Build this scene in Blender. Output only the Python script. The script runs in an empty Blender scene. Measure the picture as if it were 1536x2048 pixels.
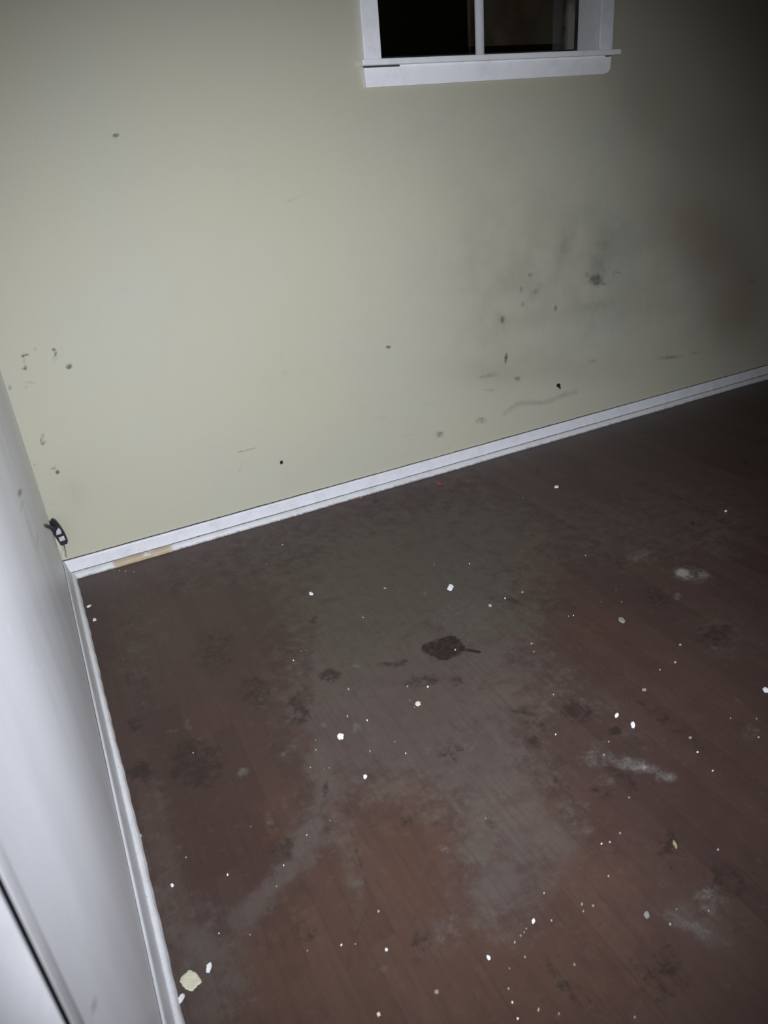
import bpy, bmesh, math, random
import numpy as np
from mathutils import Matrix, Vector

# ------------------------------------------------------------------ camera, world, flash, exposure
S = bpy.context.scene
COL = S.collection
CAM = Vector((0.11205, -2.74617, 1.4))
RIGHT = Vector((0.88881, -0.45137, -0.07930))
UP = Vector((0.26789, 0.37132, 0.88902))
FWD = Vector((0.37183, 0.81141, -0.45095))
ROT = Matrix((RIGHT, UP, -FWD)).transposed()
cd = bpy.data.cameras.new('camera')
cd.sensor_fit = 'VERTICAL'; cd.sensor_height = 36.0; cd.sensor_width = 27.0
cd.lens = 36.0 * 1451.47 / 2048
cd.clip_start = 0.01
cd.dof.use_dof = True; cd.dof.focus_distance = 2.5; cd.dof.aperture_fstop = 5.5
cam = bpy.data.objects.new('camera', cd); COL.objects.link(cam)
cam.matrix_world = Matrix.Translation(CAM) @ ROT.to_4x4()
S.camera = cam

w = bpy.data.worlds.new('night'); S.world = w; w.use_nodes = True
w.node_tree.nodes['Background'].inputs[0].default_value = (0.5, 0.6, 0.8, 1)
w.node_tree.nodes['Background'].inputs[1].default_value = 0.002

FLASH_POWER = 405.0     # phone flash stand-in, moved behind the viewer's right shoulder for softer falloff: the only light in the room
ld = bpy.data.lights.new('set_back_flash', 'SPOT')
ld.energy = FLASH_POWER; ld.color = (0.84, 0.88, 1.0)
ld.spot_size = math.radians(87.5); ld.spot_blend = 1.0; ld.shadow_soft_size = 0.012
lamp = bpy.data.objects.new('set_back_flash', ld); COL.objects.link(lamp)
aim = (FWD - 0.172 * RIGHT + 0.006 * UP).normalized()
lamp.matrix_world = Matrix.Translation((0.40, -3.06, 1.48)) @ (-aim).to_track_quat('Z', 'Y').to_matrix().to_4x4()

vs = S.view_settings
S.display_settings.display_device = 'sRGB'
vs.view_transform = 'Standard'; vs.look = 'None'; vs.exposure = 0.0; vs.gamma = 1.0; vs.use_curve_mapping = False
S.cycles.max_bounces = 6

# ------------------------------------------------------------------ tables: where the wear, marks and loose bits are (metres)
FLOOR_SPOTS = [
 ('o',0.90,1.152,-0.587,0.4521,-0.1203,-0.0593,-0.3143),
 ('o',0.90,1.151,-0.952,0.2122,-0.1265,-0.1414,-0.2060),
 ('o',0.80,0.830,-0.912,0.1394,-0.0833,-0.0913,-0.1767),
 ('o',0.50,1.542,-0.619,0.1447,-0.1405,-0.1024,-0.2057),
 ('o',0.40,0.790,-0.240,0.3196,-0.0284,-0.0324,-0.1235),
 ('o',0.50,2.143,-0.944,0.4458,-0.2472,-0.1217,-0.2806),
 ('o',0.35,1.743,-1.571,0.0052,-0.1383,-0.1369,-0.0642),
 ('o',0.40,0.665,-1.158,0.0753,-0.0453,-0.0476,-0.1010),
 ('o',0.50,0.698,-1.837,0.0561,-0.0280,-0.0330,-0.0415),
 ('o',0.30,0.089,-1.694,0.0362,-0.0129,-0.0208,-0.0528),
 ('o',0.30,0.867,-1.539,0.0551,-0.0584,-0.0339,-0.0890),
 ('o',0.30,0.214,-0.544,0.0747,-0.0338,-0.0488,-0.1797),
 ('o',0.40,1.210,-1.162,0.0795,-0.0619,-0.0520,-0.0883),
 ('g',0.80,0.783,-1.153,0.1612,-0.0871,-0.1738,-0.1329),
 ('g',0.80,0.648,-1.362,0.1271,-0.0901,-0.0785,-0.1852),
 ('g',0.70,0.824,-1.380,0.1757,-0.0795,-0.1095,-0.1368),
 ('g',0.60,1.033,-1.312,0.1355,-0.1005,-0.0863,-0.1510),
 ('g',0.50,1.271,-0.757,0.2580,-0.2962,-0.1768,-0.4822),
 ('g',0.50,0.808,-1.584,0.1288,-0.0807,-0.0784,-0.1261),
 ('g',0.60,0.819,-1.719,0.0592,-0.1262,-0.0888,-0.1031),
 ('g',0.50,0.733,-1.843,0.0503,-0.1040,-0.0562,-0.0946),
 ('g',0.45,0.665,-1.940,0.0530,-0.0623,-0.0462,-0.0644),
 ('g',0.50,0.843,-1.893,0.0202,-0.1046,-0.0489,-0.0535),
 ('g',0.50,0.604,-0.300,0.3387,-0.0274,-0.0371,-0.1551),
 ('g',0.40,0.136,-0.712,0.0734,-0.0083,-0.0092,-0.3320),
 ('g',0.40,0.079,-1.328,0.0451,-0.0012,-0.0090,-0.1999),
 ('g',0.50,0.048,-1.647,0.0380,-0.0057,-0.0116,-0.1787),
 ('g',0.60,0.108,-1.741,0.0496,-0.0497,-0.0404,-0.1083),
 ('g',0.50,0.110,-1.841,0.0585,-0.0176,-0.0331,-0.0623),
 ('g',0.35,2.245,-1.117,0.0808,-0.1966,-0.1328,-0.1465),
 ('g',0.50,0.968,-2.176,0.0173,-0.0446,-0.0636,-0.0126),
 ('g',0.30,1.216,-1.578,0.0026,-0.0698,-0.2743,-0.0285),
 ('g',0.50,0.363,-1.610,0.0536,0.0107,0.0174,-0.0530),
 ('g',0.40,0.435,-1.697,0.0262,-0.0373,-0.0078,-0.1485),
 ('g',0.40,0.506,-1.946,0.0341,-0.0204,-0.0195,-0.0346),
 ('g',0.30,0.478,-1.116,0.0853,-0.0299,-0.0026,-0.2605),
 ('g',0.40,1.283,-0.156,0.7002,-0.0488,-0.0126,-0.1377),
 ('g',0.50,0.945,-1.172,0.1286,-0.0487,-0.0826,-0.0838),
 ('r',0.80,0.499,-0.762,-0.0021,-0.1656,-0.3063,-0.0538),
 ('r',0.70,0.249,-1.093,0.1597,-0.0743,-0.0988,-0.2972),
 ('r',0.90,0.490,-1.124,0.0749,-0.0804,-0.0469,-0.2218),
 ('r',0.60,1.548,-1.068,0.0152,-0.2482,-0.1660,-0.1691),
 ('r',0.60,1.434,-1.458,0.0384,-0.2040,-0.2663,-0.1147),
 ('r',0.70,0.971,-1.892,0.0291,-0.0764,-0.0806,-0.0368),
 ('r',0.50,1.351,-1.876,0.1115,-0.1568,-0.0682,-0.1373),
 ('r',0.90,0.313,-0.303,0.0413,-0.0241,-0.0474,-0.0796),
 ('r',0.70,0.206,-1.620,0.0866,-0.0250,-0.0505,-0.0828),
 ('r',0.80,0.493,-1.541,0.0418,-0.0246,-0.0251,-0.0549),
 ('r',0.60,0.214,-1.475,0.1449,-0.0389,-0.0859,-0.1381),
 ('r',0.50,0.836,-2.179,0.1192,-0.0819,-0.0680,-0.0823),
 ('r',0.60,1.276,-0.884,0.0111,-0.0364,-0.0670,-0.0303),
 ('r',0.50,0.428,-1.602,0.0302,-0.0271,-0.0179,-0.0635),
 ('r',0.40,1.138,-2.023,0.0916,-0.1014,-0.0543,-0.0916),
 ('r',0.40,0.929,-1.469,0.0228,-0.0777,-0.1893,-0.0387),
 ('w',0.80,0.434,-1.753,0.1214,-0.0557,-0.0708,-0.1183),
 ('w',0.90,0.578,-1.737,0.0868,-0.0757,-0.0512,-0.1359),
 ('w',0.90,0.211,-1.866,0.1093,-0.0347,-0.0620,-0.0974),
 ('w',0.90,0.378,-1.961,0.1646,-0.0452,-0.0934,-0.0902),
 ('w',0.90,0.540,-2.053,0.1289,-0.0554,-0.0732,-0.0832),
 ('w',0.60,0.729,-2.096,0.1062,-0.0820,-0.0607,-0.0975),
 ('w',0.70,0.860,-2.002,0.0621,-0.0721,-0.0863,-0.0456),
 ('w',0.80,0.873,-1.802,0.0207,-0.0621,-0.0534,-0.0341),
 ('w',0.60,0.346,-1.487,0.0525,-0.0300,-0.0313,-0.0842),
 ('w',0.50,0.615,-1.542,0.0638,-0.0581,-0.0386,-0.1124),
 ('w',0.50,0.692,-2.179,0.0925,-0.0344,-0.0522,-0.0395),
 ('w',0.60,0.338,-1.813,0.0711,-0.0334,-0.0409,-0.0782),
 ('w',0.50,1.175,-1.480,0.0041,-0.0444,-0.1636,-0.0200),
 ('w',0.40,1.427,-1.335,0.0048,-0.0642,-0.1632,-0.0343),
 ('w',0.50,0.540,-1.868,0.0716,-0.0447,-0.0415,-0.0770),
 ('w',0.40,0.101,-1.875,0.0490,-0.0096,-0.0276,-0.0340),
 ('d',0.80,0.645,-1.092,0.0231,-0.0127,-0.0147,-0.0298),
 ('d',0.60,0.954,-1.315,0.0159,-0.0128,-0.0100,-0.0204),
 ('d',0.60,0.836,-1.148,0.0412,-0.0079,-0.0190,-0.0173),
 ('d',0.60,0.866,-1.264,0.0549,-0.0091,-0.0202,-0.0200),
 ('d',0.55,0.994,-1.621,0.0173,-0.0128,-0.0106,-0.0168),
 ('d',0.60,1.158,-1.589,0.0358,-0.0327,-0.0223,-0.0388),
 ('d',0.80,1.189,-1.700,0.0150,-0.0099,-0.0093,-0.0107),
 ('d',0.70,0.205,-1.227,0.0601,-0.0205,-0.0366,-0.0839),
 ('d',0.70,0.069,-1.180,0.0324,-0.0063,-0.0197,-0.0355),
 ('d',0.60,0.086,-0.992,0.0201,-0.0050,-0.0124,-0.0293),
 ('d',0.50,0.425,-1.045,0.0215,-0.0457,-0.0793,-0.0379),
 ('d',0.50,0.507,-1.183,0.0269,-0.0376,-0.0412,-0.0526),
 ('d',0.40,0.377,-0.777,0.0047,-0.0938,-0.1352,-0.0311),
 ('d',0.70,2.032,-0.091,0.0132,-0.0215,-0.0102,-0.0298),
 ('d',0.50,1.794,-0.281,0.0160,-0.0210,-0.0119,-0.0304),
 ('d',0.50,1.726,-0.231,0.0288,-0.0175,-0.0214,-0.0266),
 ('d',0.50,2.045,-0.272,0.0090,-0.0277,-0.0068,-0.0360),
 ('d',0.60,2.745,-0.221,0.0625,-0.0220,-0.0095,-0.0259),
 ('d',0.50,3.464,-0.160,-0.0178,-0.0409,-0.1370,-0.0277),
 ('d',0.50,2.823,-0.752,0.0165,-0.0357,-0.0127,-0.0294),
 ('d',0.60,1.282,-0.113,0.0127,-0.0089,-0.0093,-0.0180),
 ('d',0.60,1.065,-0.041,0.0128,-0.0057,-0.0093,-0.0137),
 ('d',0.40,0.652,-0.109,0.0176,-0.0087,-0.0123,-0.0293),
 ('d',0.40,1.511,-1.074,0.0126,-0.0120,-0.0085,-0.0149),
 ('d',0.50,1.553,-0.034,0.0225,-0.0137,-0.0168,-0.0243),
 ('d',0.50,2.204,-1.024,0.0074,-0.0185,-0.0053,-0.0170),
 ('d',0.50,0.707,-0.798,0.0172,-0.0130,-0.0113,-0.0323),
 ('d',0.40,1.720,-1.313,-0.0057,-0.0549,-0.0772,-0.0270),
 ('d',0.40,1.718,-1.555,0.0603,-0.0584,-0.0392,-0.0512),
 ('d',0.40,1.054,-2.018,0.0389,-0.0063,0.0052,-0.0476),
 ('d',0.40,0.476,-1.940,0.0157,-0.0339,-0.0273,-0.0202),
 ('d',0.40,0.289,-1.798,0.0249,-0.0092,-0.0143,-0.0236),
 ('d',0.40,0.793,-1.535,0.0328,-0.0270,-0.0201,-0.0440),
 ('d',0.50,1.029,-1.836,0.0316,-0.0140,-0.0190,-0.0157),
 ('d',0.40,1.305,-1.054,0.0425,-0.0194,-0.0533,-0.0224),
 ('d',0.35,1.031,-1.555,0.0158,-0.0315,-0.0860,-0.0167),
 ('d',0.40,0.968,-1.756,0.0010,-0.0212,-0.0515,-0.0063),
 ('d',0.40,0.751,-1.777,0.0156,-0.0092,-0.0092,-0.0135),
 ('d',0.35,1.327,-1.738,0.0010,-0.0277,-0.1608,-0.0101),
 ('d',0.35,1.099,-1.835,0.0076,-0.0233,-0.0705,-0.0084),
 ('d',0.35,0.591,-1.666,0.0163,-0.0113,-0.0020,-0.0543),
 ('d',0.40,0.313,-1.596,0.0297,-0.0134,-0.0175,-0.0373),
 ('d',0.50,0.457,-1.502,0.0085,-0.0154,-0.0051,-0.0368),
 ('d',0.40,1.087,-2.133,0.0514,-0.0364,-0.0300,-0.0312),
 ('d',0.35,0.839,-2.202,0.0610,-0.0154,-0.0033,-0.0638),
 ('d',0.35,0.668,-2.126,0.0157,-0.0009,0.0006,-0.0502),
 ('p',0.60,1.150,-1.811,0.0394,-0.0172,-0.0442,-0.0134),
 ('p',0.90,1.166,-1.828,0.0120,-0.0066,-0.0135,-0.0050),
 ('p',0.55,1.188,-1.874,0.0171,-0.0168,-0.0172,-0.0128),
 ('p',0.40,1.092,-1.747,0.0415,-0.0222,-0.0253,-0.0250),
 ('p',1.20,1.905,-1.255,0.0138,-0.0237,-0.0196,-0.0187),
 ('p',0.70,1.902,-1.277,0.0182,-0.0261,-0.0258,-0.0204),
 ('p',0.70,1.953,-1.304,0.0055,-0.0250,-0.0210,-0.0158),
 ('p',0.45,1.922,-1.283,0.0381,-0.0474,-0.0542,-0.0367),
 ('p',0.40,1.870,-1.087,0.0590,-0.0289,-0.0168,-0.0353),
 ('p',0.60,1.783,-1.348,0.0091,-0.0153,-0.0061,-0.0145),
 ('p',0.30,2.215,-1.124,0.0232,-0.0302,-0.0163,-0.0263),
 ('p',0.35,1.026,-2.149,0.0133,-0.0416,-0.0351,-0.0147),
 ('p',0.30,0.935,-2.145,0.0162,-0.0178,-0.0570,-0.0053),
 ('p',0.40,0.956,-2.181,0.0088,-0.0177,-0.0315,-0.0050),
 ('p',0.30,1.471,-1.880,0.0247,-0.0258,-0.0152,-0.0210),
 ('p',0.45,0.729,-1.097,0.0129,-0.0070,-0.0083,-0.0150),
 ('p',0.50,0.303,-1.325,0.0169,0.0021,0.0053,-0.0155),
 ('p',0.35,0.415,-1.320,0.0080,-0.0036,-0.0049,-0.0100),
 ('p',0.35,0.546,-1.276,0.0106,-0.0059,-0.0066,-0.0143),
 ('p',0.40,1.103,-0.868,0.0087,-0.0094,-0.0058,-0.0163),
 ('p',0.45,0.621,-1.334,0.0082,-0.0138,-0.0126,-0.0164),
 ('p',0.35,0.628,-1.778,0.0120,-0.0085,-0.0162,-0.0075),
 ('p',0.40,0.516,-1.949,0.0085,-0.0046,-0.0049,-0.0078),
 ('p',0.30,0.548,-1.934,0.0225,-0.0142,-0.0129,-0.0231),
 ('p',0.30,0.183,-1.456,0.0104,-0.0022,-0.0062,-0.0084),
 ('p',0.30,0.119,-1.610,0.0086,-0.0020,-0.0050,-0.0082),
 ('p',0.30,0.090,-1.597,0.0048,-0.0014,-0.0028,-0.0059),
 ('p',0.35,1.155,-1.144,0.0257,-0.0047,-0.0062,-0.0094),
 ('p',0.30,0.744,-1.505,0.0110,-0.0086,-0.0067,-0.0150),
 ('p',0.35,0.176,-1.075,0.0229,-0.0008,-0.0085,-0.0062),
 ('p',0.25,0.231,-1.138,0.0169,-0.0038,-0.0104,-0.0152),
 ('p',0.25,0.219,-1.074,0.0222,-0.0066,-0.0137,-0.0280),
 ('p',0.30,0.125,-0.910,0.0037,-0.0080,-0.0073,-0.0123),
 ('p',0.30,0.313,-1.509,0.0103,-0.0042,-0.0061,-0.0123),
 ('p',0.30,0.924,-1.888,0.0284,-0.0176,-0.0168,-0.0206),
 ('p',0.25,0.941,-1.843,0.0388,-0.0275,-0.0232,-0.0327),
 ('p',0.25,1.133,-1.045,0.0958,-0.0604,-0.0632,-0.0957),
 ('p',0.20,1.124,-0.473,0.0817,-0.0179,-0.0570,-0.0357),
 ('p',0.30,1.542,-1.783,-0.0003,-0.0076,-0.0262,-0.0028),
 ('p',0.30,1.662,-1.605,-0.0049,-0.0109,-0.0382,-0.0040),
 ('p',0.35,0.062,-1.749,0.0079,-0.0016,-0.0045,-0.0069),
 ('p',0.30,0.392,-1.947,0.0100,-0.0051,-0.0057,-0.0100),
 ('p',0.25,2.114,-1.209,-0.0089,-0.0498,-0.1030,-0.0260),
 ('p',0.25,1.126,-1.718,0.0253,-0.0139,-0.0155,-0.0156),
 ('p',0.30,1.059,-1.811,0.0221,-0.0146,-0.0133,-0.0162),
 ('p',0.30,1.101,-1.530,0.0043,-0.0084,-0.0776,-0.0037),
 ('s',1.00,1.014,-1.167,0.0361,-0.0264,-0.0295,-0.0392),
 ('s',1.00,0.976,-1.155,0.0338,-0.0189,-0.0218,-0.0321),
 ('s',0.90,0.981,-1.195,0.0230,-0.0137,-0.0148,-0.0227),
 ('s',0.80,0.949,-1.134,0.0117,-0.0099,-0.0076,-0.0173),
 ('s',0.80,1.038,-1.152,0.0139,-0.0204,-0.0276,-0.0209),
]

FLOOR_LINES = [
 ('s',1.00,0.0075,[(1.018,-1.184),(1.049,-1.207),(1.078,-1.240)]),
 ('g',0.75,0.0300,[(0.683,-0.944),(0.577,-1.178),(0.520,-1.368),(0.446,-1.513),(0.363,-1.610),(0.283,-1.665),(0.190,-1.710)]),
 ('p',0.16,0.0100,[(0.434,-1.573),(0.363,-1.610),(0.294,-1.650),(0.243,-1.682),(0.200,-1.696)]),
 ('g',0.60,0.0500,[(0.561,-1.217),(0.675,-1.240),(0.832,-1.338)]),
 ('d',0.50,0.0060,[(0.479,-1.460),(0.457,-1.502),(0.433,-1.539)]),
 ('p',0.30,0.0035,[(0.898,-1.520),(0.857,-1.554),(0.825,-1.575)]),
 ('p',0.25,0.0040,[(0.974,-1.474),(0.837,-1.562),(0.723,-1.661)]),
 ('d',0.35,0.0040,[(0.913,-1.481),(0.856,-1.532)]),
 ('d',0.40,0.0030,[(0.736,-1.038),(0.712,-1.135),(0.665,-1.158)]),
 ('d',0.40,0.0030,[(0.848,-1.221),(0.894,-1.245),(0.916,-1.280)]),
 ('d',0.40,0.0030,[(0.844,-0.802),(0.908,-0.808),(0.949,-0.860)]),
 ('d',0.30,0.0030,[(0.650,-1.082),(0.698,-1.085),(0.755,-1.107)]),
 ('p',0.16,0.0012,[(1.222,-1.324),(1.222,-1.509),(1.227,-1.670)]),
 ('p',0.14,0.0012,[(1.281,-1.612),(1.273,-1.758),(1.255,-1.902),(1.233,-2.048)]),
 ('p',0.12,0.0012,[(1.175,-0.931),(1.216,-1.181),(1.222,-1.324)]),
 ('p',0.14,0.0012,[(1.491,-1.616),(1.482,-1.745),(1.464,-1.886)]),
 ('p',0.12,0.0015,[(1.587,-1.424),(1.585,-1.527)]),
 ('d',0.45,0.0030,[(0.693,-2.080),(0.692,-2.139),(0.691,-2.207)]),
 ('d',0.40,0.0030,[(1.023,-1.999),(1.009,-2.088),(0.993,-2.179)]),
 ('d',0.35,0.0020,[(1.958,-1.100),(1.604,-1.181)]),
 ('d',0.35,0.0020,[(0.534,-0.650),(0.540,-0.941),(0.532,-1.175)]),
 ('d',0.30,0.0020,[(0.392,-0.659),(0.397,-0.935),(0.402,-1.164),(0.400,-1.335)]),
 ('p',0.15,0.0015,[(0.388,-0.827),(0.410,-0.943),(0.429,-1.033)]),
 ('p',0.15,0.0015,[(0.320,-0.678),(0.336,-0.811)]),
 ('p',0.12,0.0020,[(0.589,-0.852),(0.581,-1.051)]),
 ('p',0.30,0.0060,[(0.028,-1.348),(0.033,-1.416),(0.036,-1.492)]),
 ('p',0.25,0.0060,[(0.031,-1.518),(0.029,-1.611)]),
 ('d',0.40,0.0040,[(0.474,-1.613),(0.458,-1.681),(0.437,-1.795)]),
 ('d',0.30,0.0040,[(0.427,-1.815),(0.352,-1.880),(0.309,-1.953)]),
]

WALL_SPOTS = [
 ('d',0.55,0.539,1.493,0.0126,0.0008,0.0031,-0.0055),
 ('d',0.60,0.081,0.858,0.0045,-0.0018,-0.0009,-0.0065),
 ('d',0.55,0.092,0.859,0.0090,-0.0009,-0.0017,-0.0033),
 ('d',0.50,0.079,0.841,0.0030,-0.0028,-0.0006,-0.0098),
 ('d',0.50,0.078,0.818,0.0045,-0.0028,-0.0009,-0.0099),
 ('d',0.40,0.070,0.815,0.0075,-0.0014,-0.0015,-0.0050),
 ('d',0.30,0.124,0.875,0.0076,-0.0023,-0.0014,-0.0082),
 ('d',0.65,0.180,0.861,0.0062,-0.0013,-0.0012,-0.0050),
 ('d',0.55,0.181,0.847,0.0047,-0.0031,-0.0009,-0.0116),
 ('d',0.30,0.177,0.834,0.0093,-0.0036,-0.0018,-0.0133),
 ('d',0.65,0.213,0.795,0.0098,0.0006,0.0017,-0.0085),
 ('d',0.25,0.080,0.765,0.0213,-0.0019,-0.0044,-0.0067),
 ('d',0.35,0.012,0.761,0.0060,-0.0029,-0.0013,-0.0100),
 ('d',0.30,0.061,0.753,0.0061,-0.0014,-0.0013,-0.0050),
 ('d',0.65,0.059,0.544,0.0063,-0.0015,-0.0016,-0.0054),
 ('d',0.50,0.056,0.557,0.0031,-0.0029,-0.0008,-0.0107),
 ('d',0.45,0.066,0.550,0.0063,-0.0010,-0.0016,-0.0036),
 ('d',0.30,0.066,0.571,0.0063,-0.0044,-0.0015,-0.0160),
 ('d',0.40,0.011,0.474,0.0047,-0.0010,-0.0012,-0.0036),
 ('d',0.50,0.065,0.443,0.0064,-0.0010,-0.0017,-0.0037),
 ('d',0.50,0.073,0.447,0.0032,-0.0025,-0.0009,-0.0093),
 ('d',0.60,0.077,0.428,0.0065,-0.0020,-0.0017,-0.0075),
 ('d',0.25,0.023,0.313,0.0065,-0.0016,-0.0019,-0.0058),
 ('m',0.20,0.114,0.334,0.0398,-0.0110,-0.0114,-0.0424),
 ('d',0.60,1.460,0.633,0.0141,-0.0005,-0.0026,-0.0063),
 ('m',0.25,0.996,0.614,0.0145,-0.0018,-0.0029,-0.0120),
 ('b',1.00,0.919,0.244,0.0064,-0.0013,-0.0017,-0.0088),
 ('k',0.30,2.043,0.646,0.0382,-0.0002,-0.0064,-0.0359),
 ('d',0.50,2.043,0.649,0.0136,-0.0001,-0.0023,-0.0179),
 ('d',0.65,2.062,0.471,0.0084,-0.0028,-0.0022,-0.0253),
 ('d',0.50,2.127,0.359,0.0174,0.0001,-0.0036,-0.0122),
 ('b',1.00,2.374,0.273,0.0124,0.0004,-0.0026,-0.0103),
 ('b',0.80,2.384,0.258,0.0062,0.0003,-0.0013,-0.0077),
 ('d',0.35,1.917,0.197,0.0337,-0.0004,-0.0079,-0.0175),
 ('d',0.40,1.690,0.182,0.0197,0.0071,0.0036,-0.0174),
 ('d',0.30,1.958,0.406,0.0600,0.0022,-0.0031,-0.0122),
 ('d',0.30,1.970,0.336,0.0364,-0.0001,-0.0077,-0.0073),
 ('k',0.20,1.985,0.417,0.0833,-0.0006,-0.0168,-0.0427),
 ('d',0.60,2.579,0.747,0.0399,0.0017,-0.0058,-0.0255),
 ('k',0.40,2.594,0.790,0.0548,-0.0112,-0.0147,-0.0655),
 ('k',0.34,2.613,0.866,0.0487,0.0066,-0.0063,-0.0900),
 ('k',0.45,2.382,0.913,0.0362,-0.0223,-0.0118,-0.0679),
 ('k',0.36,2.587,0.624,0.0892,0.0116,0.0042,-0.0293),
 ('k',0.25,2.223,0.747,0.0471,0.0162,0.0306,-0.0150),
 ('k',0.20,2.166,0.806,0.1102,0.0007,-0.0159,-0.0653),
 ('k',0.15,2.298,1.064,0.1647,0.0030,-0.0178,-0.1028),
 ('k',0.20,2.680,0.936,0.1532,0.0111,-0.0182,-0.1335),
 ('k',0.15,2.902,0.603,0.2019,0.0109,-0.0315,-0.0996),
 ('d',0.40,2.582,0.742,0.0461,0.0019,-0.0067,-0.0278),
 ('m',0.30,2.612,0.630,0.0314,0.0017,-0.0050,-0.0240),
 ('d',0.40,2.343,0.652,0.0117,0.0006,-0.0019,-0.0185),
 ('m',0.30,2.384,0.633,0.0535,0.0006,-0.0087,-0.0140),
 ('d',0.40,2.156,0.700,0.0112,0.0001,-0.0018,-0.0134),
 ('d',0.30,2.223,0.747,0.0171,0.0110,0.0088,-0.0119),
 ('m',0.25,2.265,0.759,0.0473,0.0164,0.0307,-0.0150),
 ('d',0.35,2.145,0.766,0.0110,0.0001,-0.0017,-0.0154),
 ('d',0.30,2.194,0.824,0.0166,0.0002,-0.0023,-0.0130),
 ('d',0.30,2.520,0.778,0.0151,0.0009,-0.0021,-0.0160),
 ('d',0.35,2.623,0.724,0.0238,-0.0036,-0.0098,-0.0082),
 ('d',0.35,3.115,0.271,0.1015,0.0027,-0.0129,-0.0113),
 ('d',0.30,2.583,0.355,0.0284,0.0029,-0.0015,-0.0106),
 ('m',0.20,2.783,0.296,0.0476,0.0012,-0.0094,-0.0133),
 ('m',0.20,3.037,0.326,0.1076,0.0040,-0.0201,-0.0325),
 ('d',0.25,3.298,0.261,0.0572,0.0042,0.0005,-0.0087),
 ('d',0.40,3.670,0.584,0.0119,0.0029,-0.0017,-0.0135),
 ('m',0.40,2.305,0.830,0.4830,0.0072,-0.0669,-0.2417),
 ('m',0.45,2.167,0.718,0.3346,0.0020,-0.0522,-0.2008),
 ('m',0.45,2.570,0.794,0.3346,0.0167,-0.0463,-0.2514),
 ('m',0.40,2.925,0.697,0.6017,0.0362,-0.0868,-0.3165),
 ('m',0.35,2.621,0.503,0.8239,0.0362,-0.0880,-0.2017),
 ('m',0.30,1.977,0.748,0.1589,-0.0042,-0.0248,-0.2598),
 ('m',0.30,2.987,0.990,0.5226,0.0348,-0.0563,-0.2719),
 ('m',0.25,1.932,1.103,0.2239,-0.0073,-0.0241,-0.3112),
 ('m',0.15,2.709,1.290,0.7055,0.0335,-0.0522,-0.3635),
 ('m',0.20,1.985,0.405,0.1669,-0.0024,-0.0339,-0.1665),
 ('m',0.12,0.116,0.344,0.1990,-0.0299,-0.0566,-0.1154),
 ('m',0.15,1.801,1.445,0.4558,-0.0062,-0.0281,-0.1380),
 ('n',0.55,3.357,0.783,0.2547,0.0306,-0.0324,-0.1741),
 ('n',0.50,3.624,0.544,0.2376,0.0447,-0.0357,-0.2171),
 ('n',0.40,3.157,0.948,0.2729,0.0212,-0.0302,-0.1400),
 ('n',0.40,3.538,0.397,0.2373,0.0319,-0.0399,-0.1675),
 ('n',0.35,3.175,1.256,0.3622,0.0311,-0.0268,-0.1934),
 ('n',0.30,2.804,1.500,0.2044,0.0190,-0.0097,-0.1729),
 ('n',0.20,2.380,0.350,0.4930,0.0028,-0.0984,-0.0755),
 ('y',0.40,1.086,0.524,0.2373,-0.0476,-0.0505,-0.3523),
 ('y',0.30,1.841,0.594,0.0680,-0.0122,-0.0123,-0.3558),
 ('y',0.35,0.679,1.628,0.1897,-0.0400,-0.0081,-0.1796),
 ('y',0.30,1.090,1.410,0.2807,-0.0483,-0.0208,-0.3165),
 ('y',0.35,2.028,0.468,0.1672,-0.0016,-0.0323,-0.1881),
 ('y',0.30,1.254,0.400,0.3913,-0.0146,-0.0886,-0.1314),
 ('y',0.30,0.738,0.905,0.1101,-0.0339,-0.0178,-0.1768),
 ('y',0.25,0.205,0.482,0.1334,-0.0612,-0.0340,-0.2429),
 ('y',0.30,2.414,1.536,0.2111,0.0036,-0.0095,-0.0725),
]

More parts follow.
